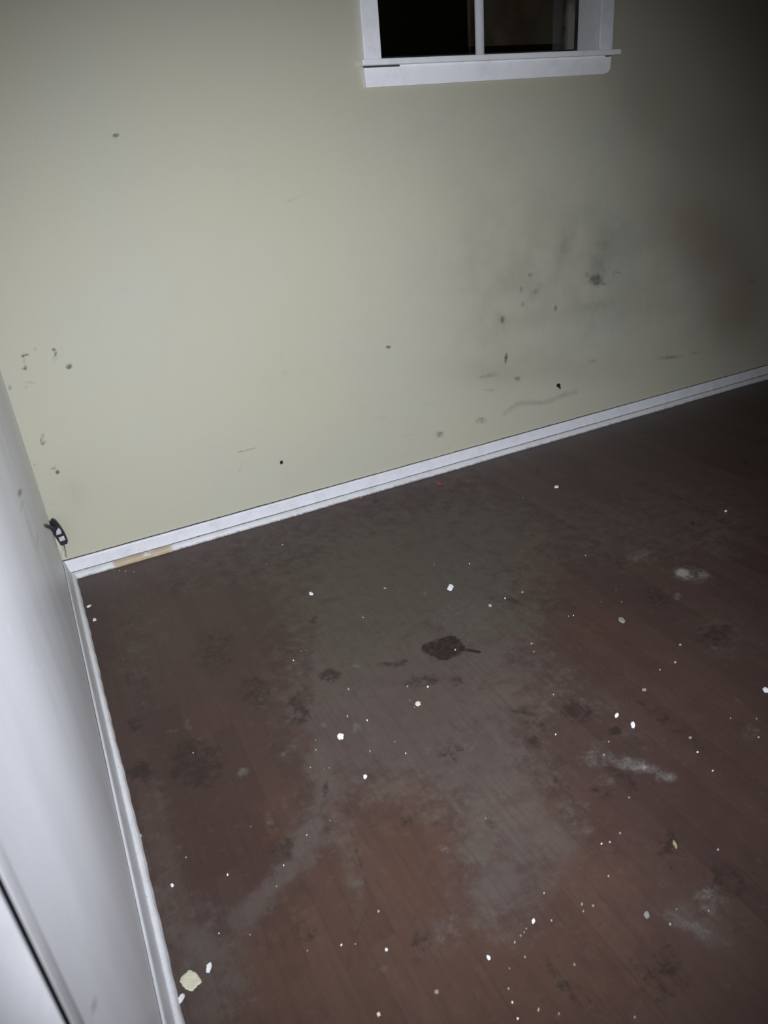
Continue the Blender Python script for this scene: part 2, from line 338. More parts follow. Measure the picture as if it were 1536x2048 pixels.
WALL_LINES = [
 ('k',0.42,0.0120,[(2.055,0.203),(2.095,0.222),(2.142,0.234),(2.202,0.223),(2.278,0.204),(2.339,0.206),(2.416,0.218),(2.486,0.216)]),
 ('d',0.15,0.0038,[(2.486,0.216),(2.576,0.217),(2.623,0.234)]),
 ('d',0.38,0.0038,[(0.745,0.336),(0.785,0.334),(0.822,0.334)]),
 ('d',0.26,0.0038,[(1.372,0.334),(1.429,0.330)]),
 ('d',0.26,0.0038,[(1.620,0.343),(1.677,0.344)]),
 ('d',0.22,0.0038,[(1.487,0.214),(1.573,0.217)]),
 ('d',0.30,0.0038,[(1.094,1.240),(1.120,1.244)]),
 ('d',0.22,0.0038,[(1.120,1.246),(1.155,1.254),(1.190,1.265)]),
 ('d',0.12,0.0038,[(1.141,1.140),(1.101,1.088),(1.064,1.038),(1.047,0.968),(1.022,0.897)]),
 ('d',0.19,0.0038,[(1.001,0.785),(0.986,0.669),(0.977,0.595),(0.951,0.569)]),
 ('d',0.15,0.0038,[(0.862,0.761),(0.872,0.701),(0.889,0.627)]),
 ('d',0.15,0.0038,[(0.921,0.580),(0.905,0.521)]),
 ('d',0.26,0.0038,[(2.046,0.614),(2.059,0.578),(2.067,0.544)]),
 ('d',0.22,0.0038,[(3.115,0.430),(3.118,0.324)]),
 ('d',0.45,0.0038,[(2.683,0.757),(2.691,0.770),(2.730,0.755)]),
 ('d',0.30,0.0040,[(2.567,0.358),(2.615,0.354)]),
 ('d',0.22,0.0038,[(2.970,0.299),(3.130,0.287)]),
 ('d',0.15,0.0040,[(1.806,0.899),(1.800,0.690),(1.795,0.420)]),
 ('d',0.26,0.0038,[(0.756,0.287),(0.734,0.248)]),
 ('d',0.22,0.0038,[(0.692,0.282),(0.674,0.242)]),
 ('d',0.19,0.0038,[(0.819,0.078),(0.843,0.061)]),
 ('d',0.26,0.0038,[(1.730,0.119),(1.735,0.098)]),
 ('d',0.26,0.0038,[(1.873,0.135),(1.882,0.170)]),
 ('d',0.15,0.0038,[(0.030,0.767),(0.126,0.764),(0.142,0.765)]),
 ('p',1.00,0.0060,[(0.642,0.070),(0.707,0.069),(0.751,0.070),(0.795,0.066),(0.851,0.069)]),
 ('p',0.90,0.0050,[(0.851,0.069),(0.919,0.066)]),
 ('p',0.80,0.0050,[(1.419,0.072),(1.460,0.071)]),
 ('p',0.90,0.0050,[(1.731,0.073),(1.756,0.075)]),
 ('p',0.80,0.0050,[(2.054,0.064),(2.204,0.064)]),
 ('p',0.30,0.0038,[(2.585,0.066),(2.652,0.064)]),
 ('p',0.50,0.0040,[(-0.000,0.207),(0.005,0.166),(0.008,0.122),(0.011,0.080)]),
 ('p',0.26,0.0038,[(0.047,0.077),(0.140,0.077),(0.235,0.073)]),
 ('d',0.38,0.0038,[(0.005,0.113),(0.006,0.100)]),
 ('d',0.30,0.0038,[(0.018,0.100),(0.013,0.087)]),
 ('d',0.38,0.0038,[(0.021,0.139),(0.011,0.114)]),
]

LEFT_SPOTS = [
 ('d',0.60,-0.988,0.750,0.0548,-0.0732,-0.0226,0.0185),
 ('d',0.30,-1.055,0.745,0.0382,-0.1194,-0.0165,0.0316),
 ('d',0.45,-2.245,0.706,0.0070,-0.0204,-0.0121,0.0184),
 ('p',0.90,-1.901,0.922,0.0118,-0.0077,-0.0068,-0.0065),
 ('p',0.90,-1.837,0.824,0.0140,-0.0061,-0.0092,-0.0015),
 ('p',0.60,-1.761,0.766,0.0146,-0.0228,-0.0106,0.0087),
 ('p',0.70,-1.803,0.705,0.0105,-0.0049,-0.0081,-0.0008),
 ('d',0.50,-0.972,0.191,0.0365,-0.0124,-0.0259,0.0054),
 ('p',0.50,-1.869,0.695,0.0093,-0.0035,-0.0078,-0.0005),
 ('d',0.20,-1.070,0.688,0.0611,-0.0613,-0.0259,-0.0472),
 ('d',0.25,-0.941,0.603,0.0511,-0.1151,-0.0236,0.0250),
 ('m',0.40,-0.920,0.445,0.4948,-0.1239,-0.2603,-0.0515),
 ('m',0.30,-1.232,0.313,0.2814,-0.1492,-0.2047,-0.0619),
 ('m',0.25,-1.514,0.263,0.1597,-0.1171,-0.1504,-0.0518),
 ('d',0.15,-0.383,0.400,0.2457,-0.1338,-0.1046,-0.0126),
]

CHIPS = [
 ('a','cream',0.059,-1.782,0.0185,0.0016,-0.0028,-0.0211),
 ('b','white',0.097,-1.776,0.0044,-0.0064,-0.0048,-0.0088),
 ('c','white',0.035,-1.807,0.0044,-0.0066,-0.0061,-0.0061),
 ('d','white',0.569,-1.343,0.0081,-0.0052,-0.0050,-0.0118),
 ('e','white',1.192,-0.889,0.0047,-0.0165,-0.0111,-0.0177),
 ('f','white',0.762,-0.647,0.0057,-0.0047,-0.0088,-0.0080),
 ('g','white',0.055,-0.370,0.0064,0.0005,0.0006,-0.0103),
 ('h','white',0.566,-1.502,0.0031,-0.0051,-0.0044,-0.0057),
 ('i','cream',0.807,-1.342,0.0047,-0.0067,-0.0078,-0.0070),
 ('j','red',1.603,-0.126,0.0073,-0.0083,-0.0055,-0.0139),
 ('k','tan',1.243,-0.041,0.0074,-0.0044,-0.0054,-0.0093),
 ('l','white',2.000,-0.461,0.0100,-0.0076,-0.0046,-0.0102),
 ('m','grey',1.542,-1.350,0.0068,-0.0106,-0.0119,-0.0085),
 ('n','white',1.243,-1.710,0.0065,-0.0031,0.0009,-0.0104),
 ('o','white',1.234,-1.661,0.0044,-0.0065,-0.0027,-0.0070),
 ('p','grey',1.366,-1.625,0.0057,-0.0044,-0.0036,-0.0045),
 ('q','cream',0.348,-2.014,0.0032,-0.0019,-0.0018,-0.0038),
 ('r','grey',0.459,-2.032,0.0040,-0.0023,-0.0023,-0.0038),
 ('s','yellow',1.064,-2.022,0.0049,-0.0043,-0.0004,-0.0094),
 ('t','grey',0.895,-2.111,0.0063,-0.0034,-0.0011,-0.0071),
 ('u','white',0.072,-1.557,0.0034,-0.0011,-0.0020,-0.0049),
 ('v','white',0.048,-0.267,0.0082,0.0006,0.0026,-0.0073),
 ('w','white',1.634,-1.796,0.0089,-0.0063,0.0003,-0.0104),
 ('x','white',0.577,-2.027,0.0030,0.0002,0.0002,-0.0055),
]
CRUMBS = {
 'crumbs scattered along the window wall': [
  (0.798,-0.246,0.0051,-0.0021,-0.0036,-0.0059),
  (0.694,-0.353,0.0033,-0.0018,-0.0023,-0.0055),
  (1.334,-0.791,0.0030,-0.0038,-0.0021,-0.0059),
  (1.818,-0.463,0.0034,-0.0038,-0.0025,-0.0051),
  (1.715,-0.980,0.0029,-0.0035,-0.0020,-0.0041),
  (2.381,-1.026,0.0060,-0.0068,-0.0043,-0.0058),
  (0.186,-0.068,0.0035,-0.0012,-0.0024,-0.0081),
  (0.235,-0.110,0.0034,-0.0013,-0.0023,-0.0079),
  (0.206,-0.086,0.0026,-0.0008,-0.0018,-0.0048),
  (1.224,-0.720,0.0031,-0.0022,-0.0021,-0.0037),
  (0.998,-0.763,0.0059,-0.0022,-0.0040,-0.0043),
  (0.856,-0.880,0.0021,-0.0015,-0.0014,-0.0031),
 ],
 'crumbs around the dark red spill': [
  (0.666,-1.181,0.0037,-0.0031,-0.0024,-0.0069),
  (0.817,-1.262,0.0031,-0.0026,-0.0019,-0.0047),
  (0.866,-1.295,0.0037,-0.0027,-0.0023,-0.0047),
  (0.792,-1.349,0.0024,-0.0029,-0.0015,-0.0052),
  (0.795,-1.317,0.0018,-0.0015,-0.0011,-0.0027),
  (0.657,-1.325,0.0029,-0.0025,-0.0018,-0.0052),
  (0.617,-1.282,0.0036,-0.0024,-0.0022,-0.0054),
  (0.614,-1.431,0.0028,-0.0027,-0.0017,-0.0055),
  (0.575,-0.967,0.0027,-0.0017,-0.0017,-0.0046),
  (0.628,-0.942,0.0020,-0.0014,-0.0013,-0.0036),
  (0.612,-0.937,0.0020,-0.0011,-0.0013,-0.0029),
  (1.311,-1.047,0.0035,-0.0035,-0.0023,-0.0049),
  (1.381,-1.050,0.0042,-0.0037,-0.0028,-0.0049),
  (1.244,-1.056,0.0069,-0.0066,-0.0046,-0.0096),
  (0.690,-1.486,0.0022,-0.0020,-0.0013,-0.0038),
  (0.685,-1.436,0.0023,-0.0017,-0.0014,-0.0032),
  (0.500,-1.427,0.0017,-0.0013,-0.0010,-0.0031),
  (1.022,-1.193,0.0026,-0.0026,-0.0017,-0.0042),
  (1.234,-1.294,0.0038,-0.0030,-0.0025,-0.0040),
 ],
 'crumbs in the left half of the floor': [
  (0.207,-1.189,0.0029,-0.0011,-0.0018,-0.0045),
  (0.302,-1.635,0.0019,-0.0017,-0.0011,-0.0048),
  (0.271,-1.676,0.0028,-0.0012,-0.0016,-0.0034),
  (0.270,-1.497,0.0015,-0.0009,-0.0009,-0.0027),
  (0.186,-1.594,0.0029,-0.0014,-0.0017,-0.0048),
  (0.115,-1.502,0.0025,-0.0009,-0.0015,-0.0039),
  (0.034,-1.387,0.0052,-0.0010,-0.0031,-0.0058),
  (0.376,-1.587,0.0017,-0.0010,-0.0010,-0.0025),
  (0.488,-1.424,0.0017,-0.0010,-0.0010,-0.0023),
  (0.459,-1.401,0.0022,-0.0019,-0.0013,-0.0047),
  (0.494,-1.352,0.0017,-0.0010,-0.0010,-0.0025),
  (0.507,-1.318,0.0017,-0.0010,-0.0011,-0.0026),
  (0.188,-1.751,0.0018,-0.0013,-0.0010,-0.0041),
  (0.133,-1.716,0.0018,-0.0011,-0.0010,-0.0042),
  (0.438,-1.578,0.0020,-0.0017,-0.0012,-0.0039),
  (0.278,-1.840,0.0017,-0.0018,-0.0010,-0.0047),
  (0.341,-1.863,0.0026,-0.0016,-0.0015,-0.0037),
  (0.366,-1.875,0.0017,-0.0013,-0.0010,-0.0027),
  (0.436,-1.837,0.0036,-0.0019,-0.0021,-0.0039),
  (0.414,-1.916,0.0043,-0.0022,-0.0024,-0.0044),
 ],
 'crumbs in the right half of the floor': [
  (1.419,-1.243,0.0026,-0.0027,-0.0017,-0.0032),
  (1.435,-1.248,0.0020,-0.0027,-0.0013,-0.0032),
  (1.216,-1.329,0.0031,-0.0029,-0.0020,-0.0038),
  (1.647,-1.211,0.0020,-0.0031,-0.0014,-0.0034),
  (1.613,-1.273,0.0022,-0.0030,-0.0015,-0.0032),
  (1.559,-1.237,0.0020,-0.0029,-0.0013,-0.0033),
  (1.151,-1.722,0.0026,-0.0024,-0.0016,-0.0026),
  (1.055,-1.632,0.0027,-0.0023,-0.0017,-0.0028),
  (1.146,-1.509,0.0029,-0.0026,-0.0018,-0.0032),
  (1.332,-1.817,0.0052,-0.0053,-0.0032,-0.0049),
  (1.474,-1.902,0.0041,-0.0036,-0.0025,-0.0028),
  (1.524,-1.856,0.0031,-0.0045,-0.0019,-0.0036),
  (1.471,-1.821,0.0026,-0.0029,-0.0016,-0.0025),
  (1.294,-1.920,0.0030,-0.0024,-0.0018,-0.0021),
  (1.070,-1.879,0.0029,-0.0026,-0.0017,-0.0027),
  (0.752,-1.757,0.0020,-0.0023,-0.0012,-0.0035),
  (0.949,-1.948,0.0037,-0.0026,-0.0022,-0.0029),
  (0.984,-1.942,0.0037,-0.0036,-0.0022,-0.0039),
  (0.890,-2.009,0.0027,-0.0032,-0.0015,-0.0035),
  (0.931,-1.942,0.0028,-0.0022,-0.0016,-0.0024),
  (1.131,-2.077,0.0036,-0.0029,-0.0021,-0.0026),
  (1.524,-1.585,0.0058,-0.0051,-0.0037,-0.0048),
  (1.597,-1.535,0.0060,-0.0036,-0.0039,-0.0034),
  (1.111,-1.749,0.0042,-0.0034,-0.0025,-0.0038),
  (1.464,-1.586,0.0035,-0.0032,-0.0022,-0.0032),
  (1.310,-1.860,0.0041,-0.0025,-0.0025,-0.0023),
 ],
 'crumbs in the bottom right corner of the floor': [
  (0.638,-2.027,0.0025,-0.0035,-0.0014,-0.0048),
  (0.656,-2.022,0.0025,-0.0030,-0.0014,-0.0041),
  (0.666,-2.020,0.0017,-0.0024,-0.0010,-0.0033),
  (0.674,-2.016,0.0025,-0.0018,-0.0015,-0.0025),
  (0.600,-2.063,0.0016,-0.0022,-0.0009,-0.0030),
  (0.569,-2.115,0.0023,-0.0030,-0.0013,-0.0042),
  (0.577,-2.092,0.0024,-0.0021,-0.0013,-0.0029),
  (0.801,-2.030,0.0034,-0.0043,-0.0020,-0.0050),
  (0.794,-2.043,0.0021,-0.0028,-0.0012,-0.0033),
  (0.818,-2.044,0.0034,-0.0043,-0.0020,-0.0049),
  (0.727,-2.027,0.0025,-0.0033,-0.0015,-0.0041),
  (0.695,-2.011,0.0051,-0.0057,-0.0029,-0.0075),
  (1.005,-2.164,0.0025,-0.0033,-0.0014,-0.0029),
  (0.709,-2.117,0.0032,-0.0043,-0.0018,-0.0051),
  (0.751,-1.973,0.0026,-0.0028,-0.0015,-0.0036),
  (0.954,-2.131,0.0021,-0.0024,-0.0012,-0.0023),
  (0.920,-2.147,0.0033,-0.0038,-0.0019,-0.0037),
  (0.561,-2.142,0.0031,-0.0020,-0.0017,-0.0027),
  (0.638,-2.060,0.0025,-0.0017,-0.0014,-0.0023),
  (0.740,-2.240,0.0030,-0.0029,-0.0017,-0.0030),
  (0.602,-2.148,0.0031,-0.0031,-0.0017,-0.0040),
  (0.629,-2.171,0.0031,-0.0027,-0.0017,-0.0033),
 ],
}


# ------------------------------------------------------------------ node helpers
def lin(r, g, b):
    f = lambda c: (c / 255 / 12.92) if c / 255 <= 0.04045 else ((c / 255 + 0.055) / 1.055) ** 2.4
    return (f(r), f(g), f(b), 1)

class NT:
    def __init__(s, name):
        s.m = bpy.data.materials.new(name); s.m.use_nodes = True
        s.t = s.m.node_tree; s.n = s.t.nodes
        s.b = s.n['Principled BSDF']
        s.tc = s.n.new('ShaderNodeTexCoord')
    def link(s, a, b): s.t.links.new(a, b)
    def val(s, sock, v):
        if isinstance(v, bpy.types.NodeSocket): s.link(v, sock)
        else: sock.default_value = v
    def math(s, op, a, b=0.0, c=None, clamp=False):
        n = s.n.new('ShaderNodeMath'); n.operation = op; n.use_clamp = clamp
        s.val(n.inputs[0], a); s.val(n.inputs[1], b)
        if c is not None: s.val(n.inputs[2], c)
        return n.outputs[0]
    def attr(s, name):
        n = s.n.new('ShaderNodeAttribute'); n.attribute_name = name; return n.outputs['Fac']
    def noise(s, scale, detail=3.0, rough=0.6, vec=None, dist=0.0):
        n = s.n.new('ShaderNodeTexNoise')
        s.link(vec or s.tc.outputs['Object'], n.inputs['Vector'])
        n.inputs['Scale'].default_value = scale; n.inputs['Detail'].default_value = detail
        n.inputs['Roughness'].default_value = rough; n.inputs['Distortion'].default_value = dist
        return n.outputs['Fac']
    def scaled(s, v):
        n = s.n.new('ShaderNodeMapping'); s.link(s.tc.outputs['Object'], n.inputs['Vector']); n.inputs['Scale'].default_value = v
        return n.outputs['Vector']
    def ramp(s, x, lo, hi, to0=0.0, to1=1.0):
        n = s.n.new('ShaderNodeMapRange'); n.interpolation_type = 'SMOOTHSTEP'
        s.val(n.inputs['Value'], x)
        for k, v in (('From Min', lo), ('From Max', hi), ('To Min', to0), ('To Max', to1)): n.inputs[k].default_value = v
        return n.outputs['Result']
    def mix(s, f, a, b, mode='MIX'):
        n = s.n.new('ShaderNodeMix'); n.data_type = 'RGBA'; n.blend_type = mode; n.clamp_factor = True
        s.val(n.inputs[0], f); s.val(n.inputs[6], a); s.val(n.inputs[7], b)
        return n.outputs[2]
    def color(s, c): s.val(s.b.inputs['Base Color'], c)
    def rough(s, v, spec=0.5): s.val(s.b.inputs['Roughness'], v); s.val(s.b.inputs['Specular IOR Level'], spec)
    def bump(s, h, strength=0.2, dist=0.002):
        n = s.n.new('ShaderNodeBump'); n.inputs['Strength'].default_value = strength; n.inputs['Distance'].default_value = dist
        s.link(h, n.inputs['Height']); s.link(n.outputs[0], s.b.inputs['Normal'])

# ------------------------------------------------------------------ materials
def mat_wall():
    k = NT('cream_wall_paint')
    low = k.noise(1.3, 3, 0.6); mid = k.noise(9, 3, 0.6); fine = k.noise(330, 3, 0.75); st = k.noise(95, 2, 0.7)
    c = k.mix(k.ramp(low, 0.35, 0.65), (0.530, 0.505, 0.378, 1), (0.512, 0.498, 0.398, 1))
    c = k.mix(k.math('MULTIPLY', k.attr('yellow'), 0.55), c, (0.55, 0.52, 0.335, 1))
    c = k.mix(k.ramp(fine, 0.30, 0.70, 0.0, 0.42), c, (0.42, 0.40, 0.29, 1))
    c = k.mix(k.ramp(mid, 0.45, 0.8, 0.0, 0.10), c, (0.42, 0.40, 0.31, 1))
    # broad grime, brown grime, then the small marks with broken edges
    g = k.math('MULTIPLY', k.attr('grime'), k.ramp(k.noise(6, 5, 0.65), 0.25, 0.75, 0.45, 1.15))
    c = k.mix(k.math('MULTIPLY', g, 0.56, clamp=True), c, (0.25, 0.235, 0.19, 1))
    c = k.mix(k.math('MULTIPLY', k.attr('brown_grime'), 0.95, clamp=True), c, (0.235, 0.175, 0.125, 1))
    c = k.mix(k.math('MULTIPLY', k.attr('smear'), k.ramp(k.noise(26, 4, 0.6), 0.3, 0.7, 0.45, 0.85)), c, (0.13, 0.128, 0.105, 1))
    d = k.attr('dark')
    edge = k.math('ADD', d, k.math('MULTIPLY', k.math('SUBTRACT', k.noise(60, 5, 0.75), 0.5), k.ramp(d, 0.02, 0.6, 0.0, 2.2)))
    c = k.mix(k.ramp(edge, 0.06, 0.72, 0.0, 0.88), c, (0.085, 0.085, 0.068, 1))
    c = k.mix(k.ramp(k.attr('hole'), 0.35, 0.6), c, (0.012, 0.011, 0.010, 1))
    p = k.attr('pale')
    c = k.mix(k.ramp(k.math('ADD', p, k.math('MULTIPLY', k.math('SUBTRACT', k.noise(70, 3), 0.5), k.ramp(p, .05, .2, 0, .5))), 0.2, 0.6, 0.0, 0.8), c, (0.72, 0.68, 0.56, 1))
    k.color(c); k.rough(0.62, 0.3); k.bump(st, 0.18, 0.0012)
    return k.m

def mat_left():
    k = NT('white_gloss_wall')
    c = k.mix(k.ramp(k.noise(3, 4, 0.6, k.scaled((1, 1.5, 0.6))), 0.35, 0.7), (0.90, 0.90, 0.90, 1), (0.80, 0.805, 0.81, 1))
    c = k.mix(k.ramp(k.noise(220, 2), 0.3, 0.7, 0.0, 0.12), c, (0.5, 0.5, 0.5, 1))
    c = k.mix(k.math('MULTIPLY', k.attr('grime'), 0.6), c, (0.40, 0.40, 0.36, 1))
    d = k.attr('dark')
    c = k.mix(k.ramp(d, 0.05, 0.6, 0.0, 0.8), c, (0.16, 0.16, 0.155, 1))
    c = k.mix(k.ramp(k.attr('pale'), 0.2, 0.6, 0.0, 0.9), c, (0.92, 0.92, 0.92, 1))
    k.color(c); k.rough(0.45, 0.35); k.bump(k.noise(90, 2, 0.7), 0.10, 0.001)
    return k.m

def mat_trim(name, base=(0.86, 0.86, 0.87), dirt=0.35, bare=False, scale=1.0):
    k = NT(name)
    c = k.mix(k.ramp(k.noise(14, 4, 0.65), 0.4, 0.75), (*base, 1), (base[0] * .88, base[1] * .88, base[2] * .87, 1))
    sp = k.noise(150 * scale, 3, 0.7)
    c = k.mix(k.ramp(sp, 0.60, 0.72, 0.0, dirt), c, (0.20, 0.19, 0.17, 1))
    if bare:   # rubbed edge at the floor line, and the stretch where the paint is gone down to tan wood
        geo = k.n.new('ShaderNodeSeparateXYZ'); k.link(k.tc.outputs['Object'], geo.inputs[0])
        x, z = geo.outputs[0], geo.outputs[2]
        wob = k.math('MULTIPLY', k.math('SUBTRACT', k.noise(38, 4, 0.7), 0.5), 0.05)
        low = k.ramp(k.math('ADD', z, k.math('MULTIPLY', k.math('SUBTRACT', k.noise(60, 4, 0.7), 0.5), 0.022)), 0.0015, 0.006, 1.0, 0.0)
        c = k.mix(k.math('MULTIPLY', low, 0.8), c, (0.25, 0.22, 0.18, 1))
        xx = k.math('ADD', x, wob)
        t = k.math('MULTIPLY', k.ramp(xx, 0.165, 0.185), k.ramp(xx, 0.385, 0.42, 1.0, 0.0))
        t = k.math('MULTIPLY', t, k.ramp(k.noise(45, 4, 0.7, k.scaled((0.4, 1, 1))), 0.34, 0.46))
        c = k.mix(t, c, (0.46, 0.36, 0.235, 1))
    k.color(c); k.rough(0.5, 0.4); k.bump(k.noise(60, 3, 0.7), 0.25, 0.001)
    return k.m

def mat_floor():
    k = NT('worn_strip_floor')
    sep = k.n.new('ShaderNodeSeparateXYZ'); k.link(k.tc.outputs['Object'], sep.inputs[0])
    x, y = sep.outputs[0], sep.outputs[1]
    W = 0.0575
    u = k.math('DIVIDE', k.math('ADD', x, 0.0155), W); row = k.math('FLOOR', u)
    wn = k.n.new('ShaderNodeTexWhiteNoise'); wn.noise_dimensions = '1D'; k.link(row, wn.inputs['W'])
    v = k.math('ADD', k.math('DIVIDE', y, 0.62), k.math('MULTIPLY', wn.outputs['Value'], 7.0)); cell = k.math('FLOOR', v)
    wn2 = k.n.new('ShaderNodeTexWhiteNoise'); wn2.noise_dimensions = '1D'
    k.link(k.math('ADD', k.math('MULTIPLY', row, 17.3), k.math('MULTIPLY', cell, 3.7)), wn2.inputs['W'])
    board = wn2.outputs['Value']
    fu = k.math('FRACT', u); fv = k.math('FRACT', v)
    du = k.math('MINIMUM', fu, k.math('SUBTRACT', 1.0, fu)); dv = k.math('MINIMUM', fv, k.math('SUBTRACT', 1.0, fv))
    seam = k.math('MAXIMUM', k.ramp(du, 0.008, 0.03, 1.0, 0.0), k.ramp(dv, 0.001, 0.0035, 1.0, 0.0))
    grain = k.noise(9, 6, 0.7, k.scaled((9, 0.55, 1))); streak = k.noise(16, 5, 0.7, k.scaled((3, 0.22, 1)))
    blot = k.noise(4.5, 5, 0.65, dist=0.6); blot2 = k.noise(17, 6, 0.75); dustn = k.noise(34, 6, 0.8); speck = k.noise(150, 3, 0.7)
    half = k.math('MULTIPLY', k.math('SUBTRACT', blot2, 0.5), 2.6)
    c = k.mix(board, (0.072, 0.044, 0.036, 1), (0.092, 0.057, 0.045, 1))
    # redder where the varnish is left, warm brown towards the door, grey and olive where feet wore it off
    def zone(c, name, colr, strength, n, amp):
        a = k.attr(name); a = k.math('ADD', a, k.math('MULTIPLY', n, k.ramp(a, 0.04, 0.4, 0.0, amp)))
        return k.mix(k.ramp(a, 0.10, 0.86, 0.0, strength), c, colr)
    c = zone(c, 'red', k.mix(board, (0.066, 0.036, 0.030, 1), (0.084, 0.046, 0.037, 1)), 0.9, half, 0.9)
    c = zone(c, 'warm', k.mix(board, (0.094, 0.052, 0.036, 1), (0.110, 0.063, 0.045, 1)), 0.95, half, 0.9)
    c = zone(c, 'grey', k.mix(k.ramp(blot, 0.4, 0.62), (0.124, 0.098, 0.079, 1), (0.109, 0.085, 0.072, 1)), 0.85, half, 0.9)
    c = zone(c, 'olive', (0.106, 0.093, 0.071, 1), 0.85, half, 0.8)
    c = k.mix(k.ramp(grain, 0.45, 0.75, 0.0, 0.30), c, (0.038, 0.026, 0.021, 1))
    c = k.mix(k.ramp(streak, 0.56, 0.76, 0.0, 0.22), c, (0.044, 0.031, 0.026, 1))
    c = k.mix(k.ramp(streak, 0.42, 0.24, 0.0, 0.18), c, (0.130, 0.105, 0.088, 1))
    c = k.mix(k.math('MULTIPLY', seam, 0.14), c, (0.036, 0.027, 0.022, 1))
    # loose dust and dirt: fine mottling everywhere
    c = k.mix(k.ramp(dustn, 0.52, 0.74, 0.0, 0.34), c, (0.150, 0.128, 0.108, 1))
    c = k.mix(k.ramp(k.noise(22, 6, 0.75), 0.56, 0.74, 0.0, 0.50), c, (0.038, 0.027, 0.022, 1))
    c = k.mix(k.ramp(k.noise(7, 4, 0.7), 0.58, 0.74, 0.0, 0.35), c, (0.046, 0.035, 0.031, 1))
    c = k.mix(k.ramp(speck, 0.66, 0.76, 0.0, 0.45), c, (0.22, 0.195, 0.17, 1))
    d = k.attr('dark'); dn = k.math('ADD', d, k.math('MULTIPLY', k.math('SUBTRACT', k.noise(32, 6, 0.8), 0.5), k.ramp(d, 0.03, 0.45, 0.0, 4.0)))
    c = k.mix(k.ramp(dn, 0.14, 0.80, 0.0, 0.80), c, (0.036, 0.025, 0.021, 1))
    p = k.attr('pale'); pn = k.math('ADD', p, k.math('MULTIPLY', k.math('SUBTRACT', k.noise(48, 6, 0.8), 0.5), k.ramp(p, 0.03, 0.35, 0.0, 2.0)))
    c = k.mix(k.ramp(pn, 0.12, 0.80, 0.0, 0.75), c, k.mix(k.ramp(pn, 0.6, 1.1), (0.185, 0.180, 0.160, 1), (0.42, 0.40, 0.34, 1)))
    gr = k.attr('grey')
    s = k.attr('spill'); sn = k.math('ADD', s, k.math('MULTIPLY', k.math('SUBTRACT', k.noise(75, 4, 0.75), 0.5), k.ramp(s, 0.05, 0.3, 0.0, 0.9)))
    sf = k.ramp(sn, 0.34, 0.62)
    c = k.mix(k.math('MULTIPLY', sf, 0.92), c, k.mix(k.ramp(k.noise(60, 4), 0.40, 0.66), (0.018, 0.009, 0.008, 1), (0.048, 0.028, 0.021, 1)))
    k.color(k.mix(1.0, c, (0.77, 0.75, 0.745, 1), "MULTIPLY"))
    k.rough(k.ramp(k.math('SUBTRACT', gr, k.math('MULTIPLY', blot2, 0.4)), -0.2, 0.5, 0.42, 0.62), 0.35)
    k.bump(k.math('ADD', k.math('MULTIPLY', seam, -0.8), k.math('MULTIPLY', grain, 0.5)), 0.25, 0.0012)
    return k.m

def mat_flat(name, c, rough=0.6, spec=0.4, var=0.15, scale=80, metal=0.0):
    k = NT(name)
    k.color(k.mix(k.ramp(k.noise(scale, 3), 0.35, 0.7), (*c, 1), (c[0] * (1 - var), c[1] * (1 - var), c[2] * (1 - var), 1)))
    k.rough(rough, spec); k.b.inputs['Metallic'].default_value = metal
    return k.m

def mat_glass():
    k = NT('window_glass')
    k.color((0.92, 0.94, 0.93, 1)); k.rough(0.03, 0.5)
    k.b.inputs['Transmission Weight'].default_value = 1.0; k.b.inputs['IOR'].default_value = 1.45
    return k.m

def mat_board():
    k = NT('stained_board')
    a = k.noise(7, 5, 0.65); b = k.noise(3.2, 4, 0.6, k.scaled((1, 1, 0.6)))
    c = k.mix(k.ramp(a, 0.35, 0.65), (0.110, 0.060, 0.034, 1), (0.050, 0.034, 0.022, 1))
    c = k.mix(k.ramp(b, 0.48, 0.68, 0.0, 0.8), c, (0.105, 0.088, 0.058, 1))
    c = k.mix(k.ramp(k.noise(26, 4, 0.7, k.scaled((1, 1, 0.3))), 0.58, 0.75, 0.0, 0.6), c, (0.010, 0.008, 0.007, 1))
    k.color(c); k.rough(0.75, 0.2)
    return k.m

# ------------------------------------------------------------------ mesh helpers
def obj(name, me, mat, parent=None, kind=None, label=None, cat=None, group=None, smooth=False):
    o = bpy.data.objects.new(name, me); COL.objects.link(o)
    if mat: me.materials.append(mat)
    if parent: o.parent = parent
    for k, v in (('kind', kind), ('label', label), ('category', cat), ('group', group)):
        if v: o[k] = v
    if smooth:
        me.polygons.foreach_set('use_smooth', [True] * len(me.polygons))
    return o

def from_bm(name, bm):
    bmesh.ops.recalc_face_normals(bm, faces=bm.faces)
    me = bpy.data.meshes.new(name); bm.to_mesh(me); bm.free(); return me

def box_bm(bm, x0, x1, y0, y1, z0, z1, bevel=0.0, seg=2):
    vs_ = bmesh.ops.create_cube(bm, size=1.0)['verts']
    for v in vs_:
        v.co = Vector((x0 if v.co.x < 0 else x1, y0 if v.co.y < 0 else y1, z0 if v.co.z < 0 else z1))
    if bevel:
        es = list({e for v in vs_ for e in v.link_edges})
        bmesh.ops.bevel(bm, geom=es, offset=bevel, segments=seg, affect='EDGES', profile=0.6)
    return bm

def box(name, x0, x1, y0, y1, z0, z1, mat, parent=None, bevel=0.0, **kw):
    bm = bmesh.new(); box_bm(bm, x0, x1, y0, y1, z0, z1, bevel)
    return obj(name, from_bm(name, bm), mat, parent, **kw)

def empty(name, loc, label=None, cat=None, kind=None):
    o = bpy.data.objects.new(name, None); COL.objects.link(o); o.location = loc; o.empty_display_size = 0.05
    for k, v in (('kind', kind), ('label', label), ('category', cat)):
        if v: o[k] = v
    return o

def local(o_parent, child):
    """keep a child built in room coordinates where it is under a moved parent"""
    child.matrix_parent_inverse = Matrix.Translation(-o_parent.location)
    return child

